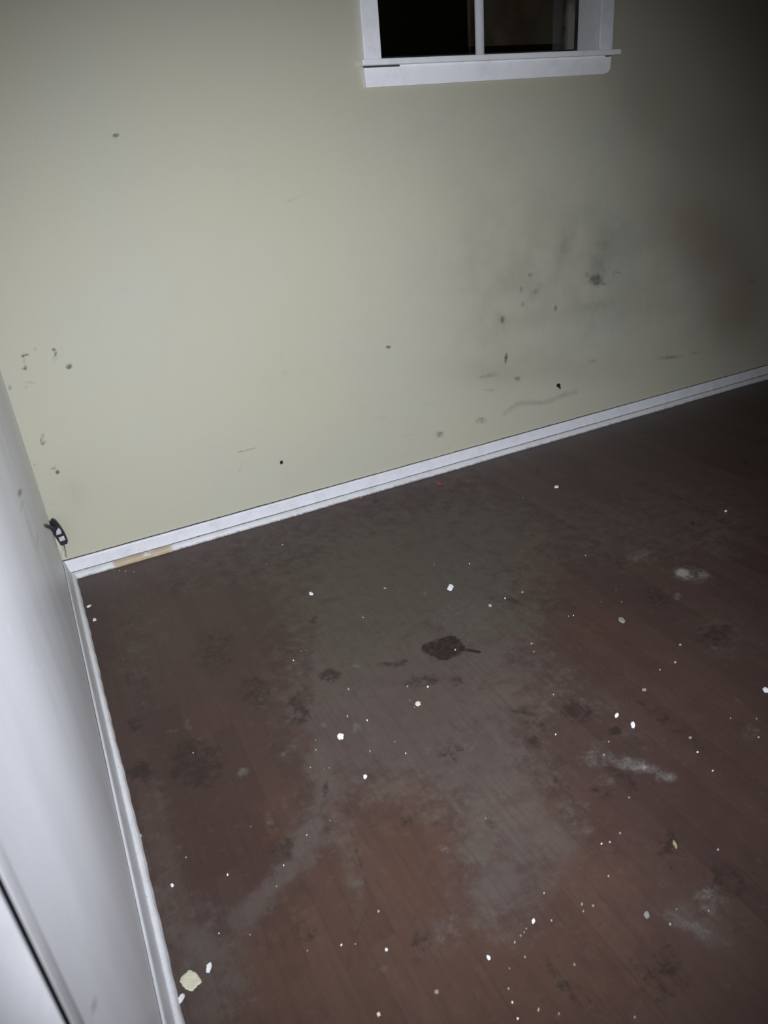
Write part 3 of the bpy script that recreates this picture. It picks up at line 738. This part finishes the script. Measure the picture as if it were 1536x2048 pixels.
def fields(P, spots, lines, names):
    """named wear layers evaluated at the points P (N x 2, metres)"""
    F = {n: np.zeros(len(P), np.float32) for n in names.values()}
    def put(L, idx, v):
        n = names[L]
        if L in ('g', 'r', 'w', 'o', 'm', 'n', 'y', 'k'): F[n][idx] = 1 - (1 - F[n][idx]) * (1 - v)
        else: F[n][idx] = np.maximum(F[n][idx], v)
    for L, st, cx, cy, a, b, c, d in spots:
        if L not in names: continue
        soft = L in ('g', 'r', 'w', 'o', 'm', 'n', 'y', 'k')
        R = (2.4 if soft else 1.9)
        rx, ry = R * math.hypot(a, b), R * math.hypot(c, d)
        idx = np.nonzero((abs(P[:, 0] - cx) < rx) & (abs(P[:, 1] - cy) < ry))[0]
        if not len(idx): continue
        det = a * d - b * c
        if abs(det) < 1e-9: continue
        q = P[idx] - (cx, cy)
        u = (d * q[:, 0] - b * q[:, 1]) / det; v = (-c * q[:, 0] + a * q[:, 1]) / det
        r2 = u * u + v * v
        put(L, idx, st * (np.exp(-r2 * 0.8) if soft else 1 / (1 + r2 ** 2.0) * np.clip(2.6 - 0.75 * r2, 0, 1)))
    for L, st, wd, pts in lines:
        if L not in names: continue
        D = np.full(len(P), 9.0)
        for (x0, y0), (x1, y1) in zip(pts[:-1], pts[1:]):
            m = 3 * wd
            idx = np.nonzero((P[:, 0] > min(x0, x1) - m) & (P[:, 0] < max(x0, x1) + m) & (P[:, 1] > min(y0, y1) - m) & (P[:, 1] < max(y0, y1) + m))[0]
            if not len(idx): continue
            dx, dy = x1 - x0, y1 - y0
            t = np.clip(((P[idx, 0] - x0) * dx + (P[idx, 1] - y0) * dy) / (dx * dx + dy * dy + 1e-12), 0, 1)
            D[idx] = np.minimum(D[idx], np.hypot(P[idx, 0] - x0 - t * dx, P[idx, 1] - y0 - t * dy))
        idx = np.nonzero(D < 3 * wd)[0]
        if len(idx):
            q = D[idx] / wd
            put(L, idx, st * np.exp(-q * q * 0.9))
    return F

def grid(name, us, vs_, to3, hole=None):
    """a sheet over the coordinate lists us x vs_, minus the cells inside hole"""
    us = np.array(us); vs_ = np.array(vs_); nu, nv = len(us), len(vs_)
    U, V = np.meshgrid(us, vs_, indexing='ij')
    P = np.stack([U.ravel(), V.ravel()], 1)
    I, J = np.meshgrid(np.arange(nu - 1), np.arange(nv - 1), indexing='ij')
    I = I.ravel(); J = J.ravel()
    if hole:
        cu = (us[I] + us[I + 1]) / 2; cv = (vs_[J] + vs_[J + 1]) / 2
        keep = ~((cu > hole[0]) & (cu < hole[1]) & (cv > hole[2]) & (cv < hole[3]))
        I = I[keep]; J = J[keep]
    a = I * nv + J
    Q = np.stack([a, a + nv, a + nv + 1, a + 1], 1)
    used = np.zeros(nu * nv, bool); used[Q.ravel()] = True
    remap = np.cumsum(used) - 1
    P = P[used]; Q = remap[Q]
    co = np.array(to3(P[:, 0], P[:, 1])).T
    me = bpy.data.meshes.new(name)
    me.vertices.add(len(P)); me.vertices.foreach_set('co', co.astype(np.float32).ravel())
    me.loops.add(Q.size); me.loops.foreach_set('vertex_index', Q.astype(np.int32).ravel())
    me.polygons.add(len(Q)); me.polygons.foreach_set('loop_start', np.arange(0, Q.size, 4, dtype=np.int32))
    me.update(calc_edges=True); me.validate()
    return me, P

def set_attrs(me, F):
    for n, v in F.items():
        a = me.attributes.new(n, 'FLOAT', 'POINT'); a.data.foreach_set('value', v.astype(np.float32))

def span(a, b, step): return list(np.linspace(a, b, max(2, int(round((b - a) / step)) + 1)))

# ------------------------------------------------------------------ the room shell
XR, YF, ZC = 5.2, -4.3, 2.62
WX0, WX1, WZ0, WZ1 = 1.505, 2.524, 1.655, 2.40      # window opening
M_wall = mat_wall(); M_left = mat_left(); M_floor = mat_floor()
M_trim = mat_trim('white_window_paint', (0.95, 0.95, 0.95), dirt=0.15)
M_base = mat_trim('white_baseboard_paint', (0.80, 0.80, 0.81), 0.55)
M_shoe = mat_trim('worn_white_shoe_paint', (0.70, 0.70, 0.69), 0.75, True)
M_groove = mat_flat('grey_groove_fill', (0.23, 0.225, 0.215), 0.9, 0.1, 0.4, 60)
M_crack = mat_flat('crack_dirt_and_shade', (0.06, 0.058, 0.055), 0.9, 0.1)  # crack dirt together with gap shade, both put into one dark colour

me, P = grid('floor', span(0, 3.7, 0.006) + [4.2, 4.7, XR], [YF, -3.6, -2.9] + span(-2.45, 0, 0.006), lambda x, y: (x, y, 0 * x))
set_attrs(me, fields(P, FLOOR_SPOTS, FLOOR_LINES, {'g': 'grey', 'r': 'red', 'w': 'warm', 'o': 'olive', 'd': 'dark', 'p': 'pale', 's': 'spill'}))
obj('floor', me, M_floor, kind='structure', label='worn dark red-brown wood strip floor', cat='floor')

xs = sorted(set(np.round(span(0, 4.0, 0.005), 5).tolist() + [WX0, WX1] + [4.5, XR]))
zs = sorted(set(np.round(span(0, 1.95, 0.005), 5).tolist() + [WZ0, WZ1] + [2.2, ZC]))
me, P = grid('wall_back', xs, zs, lambda x, z: (x, 0 * x, z), (WX0, WX1, WZ0, WZ1))
set_attrs(me, fields(P, WALL_SPOTS, WALL_LINES, {'d': 'dark', 'b': 'hole', 'm': 'grime', 'n': 'brown_grime', 'k': 'smear', 'y': 'yellow', 'p': 'pale'}))
obj('wall_back', me, M_wall, kind='structure', label='scuffed cream painted wall below the window', cat='wall')

DOOR_Y = -2.331
ys = span(DOOR_Y, 0, 0.006); zs = span(0, 1.5, 0.006) + [2.0, ZC]
me, P = grid('wall_left', ys, zs, lambda y, z: (0 * y, y, z))
set_attrs(me, fields(P, LEFT_SPOTS, [], {'d': 'dark', 'm': 'grime', 'p': 'pale'}))
obj('wall_left', me, M_left, kind='structure', label='white painted side wall seen at a grazing angle', cat='wall')

def slab(name, x0, x1, y0, y1, z0, z1, mat, label, cat='wall'):
    return box(name, x0, x1, y0, y1, z0, z1, mat, kind='structure', label=label, cat=cat)
M_plain = mat_flat('plain_cream_paint', (0.46, 0.44, 0.34), 0.7, 0.2, 0.1, 5)
slab('wall_right', XR, XR + .1, YF, 0, 0, ZC, M_plain, 'cream side wall at the dark far end of the room')
slab('wall_front', 0, XR, YF - .1, YF, 0, ZC, M_plain, 'cream wall behind the viewer')
slab('ceiling', 0, XR, YF, 0, ZC, ZC + .1, M_plain, 'pale ceiling above the room', 'ceiling')

# door and its gap on the left wall, nearest the viewer: slab edge, black strip painted as the gap's shade, rounded stop bead
dr = empty('door_1', (0, -2.8, 0), 'white door at the near end of the side wall', 'door', 'structure')
M_door = mat_trim('white_door_paint', (0.95, 0.95, 0.95), 0.03)
sl = box('door_slab', -0.045, 0.0, -1.30, 0.0, 0.006, 2.05, M_door, dr, 0.003)      # ajar: hinged at the gap, angle chosen to face the lamp and render brighter
sl.location = Vector((0.0005, DOOR_Y - 0.0105, 0)) - dr.location; sl.rotation_euler = (0, 0, -math.radians(24))
local(dr, box('door_gap_shade', -0.045, 0.0002, DOOR_Y - 0.0105, DOOR_Y + 0.0012, 0.006, 2.05, mat_flat('black_gap_shade', (0.012, 0.012, 0.015), 0.9, 0.1), dr, 0.0, label='black strip painted as shade in the gap beside the door'))  # solid black strip: the shade inside the gap put into its colour
local(dr, box('door_jamb', -0.10, -0.046, DOOR_Y - 0.013, DOOR_Y + 0.001, 0.0, 2.06, M_crack, dr))
bm = bmesh.new(); prof = []
for i in range(9):
    a = math.pi * i / 8
    prof.append((0.0012 * math.sin(a), DOOR_Y + 0.0172 - 0.016 * math.cos(a)))
prof = [(-0.045, DOOR_Y + 0.0012)] + prof + [(-0.045, DOOR_Y + 0.0332)]
lo = [bm.verts.new((x, y, 0.085)) for x, y in prof]; hi = [bm.verts.new((x, y, 2.05)) for x, y in prof]
n = len(prof)
for i in range(n): bm.faces.new((lo[i], lo[(i + 1) % n], hi[(i + 1) % n], hi[i]))
bm.faces.new(lo); bm.faces.new(hi)
local(dr, obj('door_stop_bead', from_bm('door_stop_bead', bm), M_door, dr, smooth=True))
slab('wall_left_head', -0.1, 0.0, YF, DOOR_Y, 2.065, ZC, M_left, 'white wall over the door')
slab('wall_left_rear', -0.1, 0.0, YF, DOOR_Y - 1.33, 0, 2.065, M_left, 'white wall past the door')
slab('wall_hall', -1.3, -1.2, YF, 0, 0, ZC, M_plain, 'wall across the dark hall behind the door')

# ------------------------------------------------------------------ baseboards and shoe mouldings
def strip(name, prof_fn, ts, to3, mat, parent=None, seed=0, **kw):
    """sweep a closed profile (list of (out, up)) along the positions ts"""
    bm = bmesh.new(); rings = []
    for t in ts: rings.append([bm.verts.new(to3(t, o_, z_)) for o_, z_ in prof_fn(t)])
    n = len(rings[0])
    for A, B in zip(rings[:-1], rings[1:]):
        for i in range(n): bm.faces.new((A[i], A[(i + 1) % n], B[(i + 1) % n], B[i]))
    bm.faces.new(rings[0]); bm.faces.new(rings[-1])
    return obj(name, from_bm(name, bm), mat, parent, **kw)

rnd = random.Random(3)
def wobble(seed, amp):
    r = random.Random(seed); ph = [(r.uniform(3, 9), r.uniform(0, 6)) , (r.uniform(14, 28), r.uniform(0, 6)), (r.uniform(50, 90), r.uniform(0, 6))]
    return lambda t: amp * (0.5 * math.sin(ph[0][0] * t + ph[0][1]) + 0.3 * math.sin(ph[1][0] * t + ph[1][1]) + 0.35 * math.sin(ph[2][0] * t + ph[2][1]))
back3 = lambda t, o_, z_: (t, -o_, z_)
left3 = lambda t, o_, z_: (o_, t, z_)
w1, w2 = wobble(1, 0.0012), wobble(2, 0.0022)
ts = span(0.0, XR, 0.02)
bb = strip('baseboard_back', lambda t: [(0.0045, 0.0), (0.012, 0.0), (0.012, 0.070 + 0.3 * w1(t)), (0.0105, 0.0735 + 0.3 * w1(t)), (0.0045, 0.0745 + 0.3 * w1(t))], ts, back3, M_base,
           kind='structure', label='narrow white baseboard along the cream wall', cat='baseboard')
strip('paint_crack', lambda t: [(0.0002, 0.0), (0.0045, 0.0), (0.0045, 0.0725 + w1(t)), (0.0002, 0.0770 + w1(t))], ts, back3, M_crack, bb, label='dark line of crack dirt and gap shade')
strip('shoe_moulding', lambda t: [(0.012, 0.0), (0.033 + w2(t), 0.0), (0.0315 + w2(t), 0.008), (0.027 + w2(t) * .6, 0.0155), (0.021, 0.0200), (0.0145, 0.0215), (0.012, 0.0205)], ts, back3, M_shoe, bb,
      label='worn shoe moulding with bare tan wood near the corner')
strip('groove_line', lambda t: [(0.0118, 0.0195), (0.0150, 0.0205), (0.0138 + 0.2 * w1(t), 0.0226), (0.0118, 0.0252 + 0.8 * w1(t))], ts, back3, M_groove, bb, label='grey line on top of the shoe')  # thin grey strip along the groove between board and shoe
ts = span(DOOR_Y + 0.04, -0.012, 0.02)
M_basel = mat_trim('grey_white_baseboard_paint', (0.66, 0.66, 0.66), 0.3)
bl = strip('baseboard_left', lambda t: [(0.0012, 0.0), (0.017, 0.0), (0.017, 0.020), (0.0072, 0.074), (0.0055, 0.0770), (0.0012, 0.0775)], ts, left3, M_basel,
           kind='structure', label='thin white baseboard along the side wall', cat='baseboard')
w3 = wobble(5, 0.0018)
strip('paint_crack', lambda t: [(0.0001, 0.0), (0.0012, 0.0), (0.0012, 0.0772), (0.0011, 0.0790 + 1.5 * max(0, w1(t))), (0.0001, 0.0790 + 1.5 * max(0, w1(t)))], span(-1.25, -0.05, 0.02), left3, M_crack, bl, label='dark gap at the top edge')
strip('shoe_moulding', lambda t: [(0.017, 0.0), (0.0325 + w3(t), 0.0), (0.0320 + w3(t), 0.009), (0.0285 + w3(t) * .6, 0.0185), (0.0245, 0.0220), (0.0185, 0.0225), (0.017, 0.0215)], ts, left3,
      mat_trim('worn_side_shoe_paint', (0.74, 0.74, 0.73), 0.6), bl)

# ------------------------------------------------------------------ window
win = empty('window_1', (2.01, 0, 1.6), 'white framed window set high in the cream wall', 'window', 'structure')
def wbox(name, *a, mat=None, bevel=0.0015, **kw): return local(win, box(name, *a, mat or M_trim, win, bevel, **kw))
wbox('casing', 1.4423, 1.5122, -0.020, 0.001, 1.672, 2.47, bevel=0.0035)
wbox('casing', 2.5178, 2.5868, -0.020, 0.001, 1.672, 2.47, bevel=0.0035)
wbox('head_casing', 1.4423, 2.5868, -0.020, 0.001, 2.4005, 2.47, bevel=0.003)
wbox('window_stool', 1.4225, 2.6125, -0.046, 0.118, 1.6525, 1.6715, bevel=0.004)
# apron with one worn lower corner
bm = bmesh.new()
pts = [(1.4400, 1.6475), (2.5855, 1.6490), (2.5840, 1.612), (2.5800, 1.600), (2.5700, 1.5925), (2.5500, 1.5880), (2.30, 1.5872), (1.90, 1.5868), (1.4440, 1.5862)]
f = bm.faces.new([bm.verts.new((x, -0.019, z)) for x, z in pts])
ext = bmesh.ops.extrude_face_region(bm, geom=[f])
for v in ext['geom']:
    if isinstance(v, bmesh.types.BMVert): v.co.y = 0.0005
fe = [e for e in bm.edges if all(abs(v.co.y + 0.019) < 1e-6 for v in e.verts)]
bmesh.ops.bevel(bm, geom=fe, offset=0.0025, segments=2, affect='EDGES')
local(win, obj('window_apron', from_bm('window_apron', bm), M_trim, win))
local(win, box('apron_gap', 1.445, 1.585, -0.0165, 0.0003, 1.6470, 1.6535, M_crack, win, label='dark open joint under the stool'))
local(win, box('apron_gap', 2.553, 2.583, -0.0165, 0.0003, 1.6485, 1.6535, M_crack, win, label='short dark joint under the stool'))
local(win, box('apron_filler', 1.585, 2.553, -0.0150, 0.0003, 1.6470, 1.6535, M_trim, win))
M_jamb = mat_trim('greyed_jamb_paint', (0.92, 0.915, 0.92), 0.15)
wbox('jamb', 1.488, 1.5122, 0.001, 0.135, 1.672, 2.40, mat=M_jamb, bevel=0)
wbox('jamb', 2.5178, 2.542, 0.001, 0.135, 1.672, 2.40, mat=M_jamb, bevel=0)
wbox('head_jamb', 1.488, 2.542, 0.001, 0.135, 2.385, 2.40, mat=M_jamb, bevel=0)
M_dark = mat_flat('weathered_dark_sash', (0.035, 0.030, 0.026), 0.8, 0.2, 0.5, 30)
M_pale = mat_flat('peeling_grey_sash_paint', (0.20, 0.185, 0.155), 0.8, 0.2, 0.55, 14)
wbox('sash_rail', 1.5122, 2.5178, 0.118, 0.150, 1.662, 1.692, mat=M_dark, bevel=0)
wbox('sash_rail', 1.5122, 2.5178, 0.118, 0.150, 2.35, 2.385, mat=M_dark, bevel=0)
wbox('sash_stile', 1.5122, 1.545, 0.118, 0.150, 1.692, 2.35, mat=M_dark, bevel=0)
wbox('sash_stile', 2.496, 2.5178, 0.118, 0.150, 1.692, 2.35, mat=M_dark, bevel=0)
wbox('sash_stile', 2.462, 2.4960, 0.114, 0.150, 1.693, 2.35, mat=M_pale, bevel=0.001, label='peeling grey strip at the right edge of the glass')
bm = bmesh.new()
bmesh.ops.create_cone(bm, cap_ends=True, segments=20, radius1=0.0175, radius2=0.0175, depth=0.715, matrix=Matrix.Translation((2.0195, 0.1115, 1.672 + 0.3575)) @ Matrix.Diagonal((1.12, 0.8, 1, 1)))
mull = local(win, obj('mullion', from_bm('mullion', bm), M_trim, win, smooth=True))
M_glass = mat_glass()
wbox('glass_pane', 1.545, 2.012, 0.132, 0.136, 1.692, 2.35, mat=M_glass, bevel=0)
wbox('glass_pane', 2.027, 2.462, 0.132, 0.136, 1.692, 2.35, mat=M_glass, bevel=0)
# beyond the panes: the boarding behind the right one and the dark wall across the gap
box('board', 2.030, 2.512, 0.200, 0.218, 1.7245, 2.50, mat_board(), None, 0.002, kind='structure', label='brown stained boarding behind the right window pane', cat='board')
bpy.data.objects['board'].name = 'trim_1'
slab('wall_outside', 0.4, 5.2, 1.6, 1.7, 0.0, 4.0, mat_flat('dark_outside_wall', (0.022, 0.018, 0.014), 0.9, 0.1, 0.6, 3), 'dark wall outside the window')

# ------------------------------------------------------------------ the fitting hanging in the corner
M_black = mat_flat('black_plastic', (0.012, 0.012, 0.014), 0.38, 0.5, 0.3, 60)
M_silver = mat_flat('bright_metal', (0.78, 0.78, 0.78), 0.35, 0.5, 0.25, 120, 0.6)
M_cable = mat_flat('dusty_black_cable', (0.05, 0.047, 0.044), 0.7, 0.3, 0.3, 60)
fit = empty('cable_connector', (0.02, -0.03, 0.16), 'small black fitting with two silver contacts hanging in the corner above the baseboard', 'connector')
A0, A1 = Vector((0.0275, -0.030, 0.156)), Vector((0.0120, -0.030, 0.266))      # lower and upper end of the body
ax = (A1 - A0).normalized(); sx = Vector((0, -1, 0)).cross(ax).normalized() * -1
if sx.x < 0: sx = -sx
out_ = Vector((0, -1, 0))
def onbody(t, s_, d_): return A0 + ax * t + sx * s_ * 1.4 + out_ * d_
def prism(name, outline, d0, d1, mat, bevel=0.001, label=None):
    bm = bmesh.new()
    f = bm.faces.new([bm.verts.new(onbody(t, s_, d1)) for t, s_ in outline])
    ext = bmesh.ops.extrude_face_region(bm, geom=[f])
    for v in ext['geom']:
        if isinstance(v, bmesh.types.BMVert): v.co += out_ * (d0 - d1)
    if bevel: bmesh.ops.bevel(bm, geom=list(bm.edges), offset=bevel, segments=2, affect='EDGES')
    return local(fit, obj(name, from_bm(name, bm), mat, fit, label=label))
L_ = (A1 - A0).length
prism('body', [(0.0, -0.008), (0.0, 0.007), (0.012, 0.0115), (0.045, 0.0125), (0.075, 0.0105), (L_ - 0.012, 0.0075), (L_, 0.002), (L_ - 0.004, -0.003), (L_ - 0.014, -0.012), (0.055, -0.0125), (0.030, -0.0100)], -0.012, 0.008, M_black)
prism('contact', [(0.020, -0.0068), (0.018, 0.0068), (0.036, 0.0078), (0.037, -0.0060)], 0.0075, 0.0105, M_silver, 0.0008, 'bright silver contact')
prism('contact', [(0.050, -0.0080), (0.047, 0.0050), (0.060, 0.0076), (0.074, 0.0058), (0.066, -0.0030)], 0.0075, 0.0105, M_silver, 0.0008, 'bright silver contact')
def tube(name, pts, r, mat, parent, label=None, seg=8):
    cu = bpy.data.curves.new(name, 'CURVE'); cu.dimensions = '3D'; cu.bevel_depth = 1.0; cu.bevel_resolution = 3; cu.use_fill_caps = True
    sp = cu.splines.new('POLY'); sp.points.add(len(pts) - 1)
    for p_, (c, rr) in zip(sp.points, pts if isinstance(pts[0][1], float) else [(c, r) for c in pts]):
        p_.co = (*c, 1); p_.radius = rr
    tmp = bpy.data.objects.new('tmp', cu); COL.objects.link(tmp)
    dg = bpy.context.evaluated_depsgraph_get(); me = bpy.data.meshes.new_from_object(tmp.evaluated_get(dg))
    bpy.data.objects.remove(tmp); bpy.data.curves.remove(cu)
    me.materials.clear()
    return local(parent, obj(name, me, mat, parent, label=label, smooth=True))
tube('cable', [((0.0065, -0.030, 0.222), 0.0075), ((0.0055, -0.10, 0.262), 0.0068), ((0.0050, -0.22, 0.320), 0.0055), ((0.0045, -0.36, 0.385), 0.0050), ((0.0040, -0.45, 0.428), 0.0045)], 0.006, M_cable, fit)
tube('wire', [((0.0262, -0.030, 0.158), 0.0013), ((0.0235, -0.022, 0.130), 0.0013), ((0.0205, -0.010, 0.105), 0.0013), ((0.0170, -0.006, 0.088), 0.0013)], 0.0013, mat_flat('pale_wire', (0.30, 0.29, 0.24), 0.6), fit)

# ------------------------------------------------------------------ loose bits on the floor
CM = {'white': mat_flat('white_paint_chip', (0.86, 0.86, 0.85), 0.6, 0.3, 0.08, 150), 'cream': mat_flat('cream_paint_chip', (0.66, 0.63, 0.47), 0.6, 0.3, 0.12, 60),
      'dull': mat_flat('dusty_white_crumb', (0.37, 0.35, 0.32), 0.7, 0.2, 0.1, 150), 'red': mat_flat('red_scrap', (0.42, 0.045, 0.05), 0.5, 0.4, 0.2, 200), 'tan': mat_flat('tan_scrap', (0.30, 0.19, 0.13), 0.7, 0.3, 0.3, 200),
      'grey': mat_flat('grey_plaster_scrap', (0.27, 0.25, 0.225), 0.8, 0.2, 0.2, 150), 'yellow': mat_flat('yellowish_chip', (0.34, 0.29, 0.15), 0.7, 0.3, 0.25, 120)}
def clampM(a, b, c, d, lim):
    U, s_, Vt = np.linalg.svd(np.array([[a, b], [c, d]]))
    s_[0] = min(s_[0], s_[1] * lim); return U @ np.diag(s_) @ Vt, s_
def chip_mesh(name, M, h, seed, n=11, curl=0.0, rough=0.22):
    """a flat flake: ragged outline, rim thickness, slightly domed and curled top"""
    r = random.Random(seed); bm = bmesh.new()
    lob = [(r.uniform(0.05, rough), r.randint(2, 4), r.uniform(0, 6.28)), (r.uniform(0.03, rough * .6), r.randint(4, 6), r.uniform(0, 6.28))]
    ring = []
    for i in range(n):
        a = 2 * math.pi * i / n; rr = 0.95 + sum(k * math.sin(m * a + p) for k, m, p in lob) + r.uniform(-0.06, 0.06)
        v = M @ np.array([rr * math.cos(a), rr * math.sin(a)]); ring.append((v[0], v[1], rr * math.cos(a)))
    lift = lambda q: curl * max(0, q) ** 2
    bot = [bm.verts.new((x * .93, y * .93, lift(q))) for x, y, q in ring]
    mid = [bm.verts.new((x, y, h * .55 + lift(q))) for x, y, q in ring]
    top = [bm.verts.new((x * .82, y * .82, h + lift(q * .82))) for x, y, q in ring]
    inn = [bm.verts.new((x * .42, y * .42, h * r.uniform(0.9, 1.25) + lift(q * .42))) for x, y, q in ring]
    for A, B in ((bot, mid), (mid, top), (top, inn)):
        for i in range(n): bm.faces.new((A[i], A[(i + 1) % n], B[(i + 1) % n], B[i]))
    bm.faces.new(inn); bm.faces.new(bot)
    return from_bm(name, bm)
CL = {'a': ('paint_chip', 'large round cream paint chip lying near the side baseboard', 'paint chip'),
      'b': ('paint_chip', 'curved white paint chip right of the large cream chip', 'paint chip'),
      'c': ('paint_chip', 'small white paint chip between the large cream chip and the side baseboard', 'paint chip'),
      'd': ('paint_chip', 'rounded white paint chip below left of the dark red spill', 'paint chip'),
      'e': ('paint_chip', 'rounded white paint chip above the dark red spill', 'paint chip'),
      'f': ('paint_chip', 'small ragged white paint chip out on the open floor, towards the window wall', 'paint chip'),
      'g': ('paint_chip', 'small white paint chip beside the side baseboard close to the corner', 'paint chip'),
      'h': ('paint_chip', 'small white paint chip below the rounded white and grey chips in mid floor', 'paint chip'),
      'i': ('paint_chip', 'small square cream paint chip just below the dark red spill', 'paint chip'),
      'j': ('plastic_scrap', 'tiny red scrap on the floor near the window wall baseboard', 'scrap'),
      'k': ('wood_splinter', 'small tan splinter against the foot of the window wall baseboard', 'splinter'),
      'l': ('paint_chip', 'lone white paint chip at the far right near the window wall', 'paint chip'),
      'm': ('plaster_scrap', 'flat oval grey scrap right of the dark red spill', 'scrap'),
      'n': ('paint_chip', 'bright slanted white paint chip at right above the long pale crust', 'paint chip'),
      'o': ('paint_chip', 'dull white chip just above the bright slanted chip at right', 'paint chip'),
      'p': ('plaster_scrap', 'small pale grey scrap at right, below the far white crust', 'scrap'),
      'q': ('paint_chip', 'cream chip at the very bottom edge of the view, right of the middle', 'paint chip'),
      'r': ('plaster_scrap', 'small round grey crumb low in the middle of the floor', 'scrap'),
      's': ('paint_chip', 'slanted yellowish chip at right below the long pale crust', 'paint chip'),
      't': ('plaster_scrap', 'upright grey scrap in the lower right of the floor', 'scrap'),
      'u': ('paint_chip', 'small white paint chip near the side baseboard, above the large cream chip', 'paint chip'),
      'v': ('paint_chip', 'thin pale chip beside the side baseboard, nearest to the corner', 'paint chip'),
      'w': ('paint_chip', 'white chip at the right edge of the view', 'paint chip'),
      'x': ('paint_chip', 'bright narrow white chip at the bottom right, alone left of the row of crumbs', 'paint chip')}
for i, (key, kind, x, y, a, b, c, d) in enumerate(CHIPS):
    M, s_ = clampM(a, b, c, d, 2.2)
    nm, lab, cat = CL[key]
    big = key == 'a'
    h = 0.0022 if big else min(0.0035, 0.35 * s_[1] + 0.0008)
    if key in 'bcw': h = 0.004
    me = chip_mesh(nm, M, h, 40 + i, 26 if big else 13, 0.004 if key in 'bcnx' else 0.0, 0.10 if big else 0.2)
    o = obj(nm, me, CM[kind], label=lab, cat=cat); o.location = (x, y, 0.0002)
k_ = 0
CLAB = {'crumbs scattered along the window wall': 'tiny pale crumb on the bare floor close to the window wall',
        'crumbs around the dark red spill': 'tiny pale crumb on the grey worn floor around the dark red spill',
        'crumbs in the left half of the floor': 'tiny pale crumb on the left half of the floor, towards the side baseboard',
        'crumbs in the right half of the floor': 'tiny pale crumb on the dark right half of the floor',
        'crumbs in the bottom right corner of the floor': 'tiny pale crumb on the red-brown boards at the bottom right'}
for g, rows in CRUMBS.items():
    for x, y, a, b, c, d in rows:
        k_ += 1
        M, s_ = clampM(a, b, c, d, 1.5); M = M * 0.66
        me = chip_mesh('paint_crumb', M, max(0.0008, s_[1] * 0.6), 500 + k_, 8, 0.0, 0.25)
        o = obj('paint_crumb', me, CM[('dull', 'grey', 'dull', 'grey', 'dull', 'white')[k_ % 6] if 'right' in g else ('white', 'dull', 'dull', 'white', 'grey', 'dull')[k_ % 6]], label=CLAB[g], cat='crumb', group=g); o.location = (x, y, 0.0002)
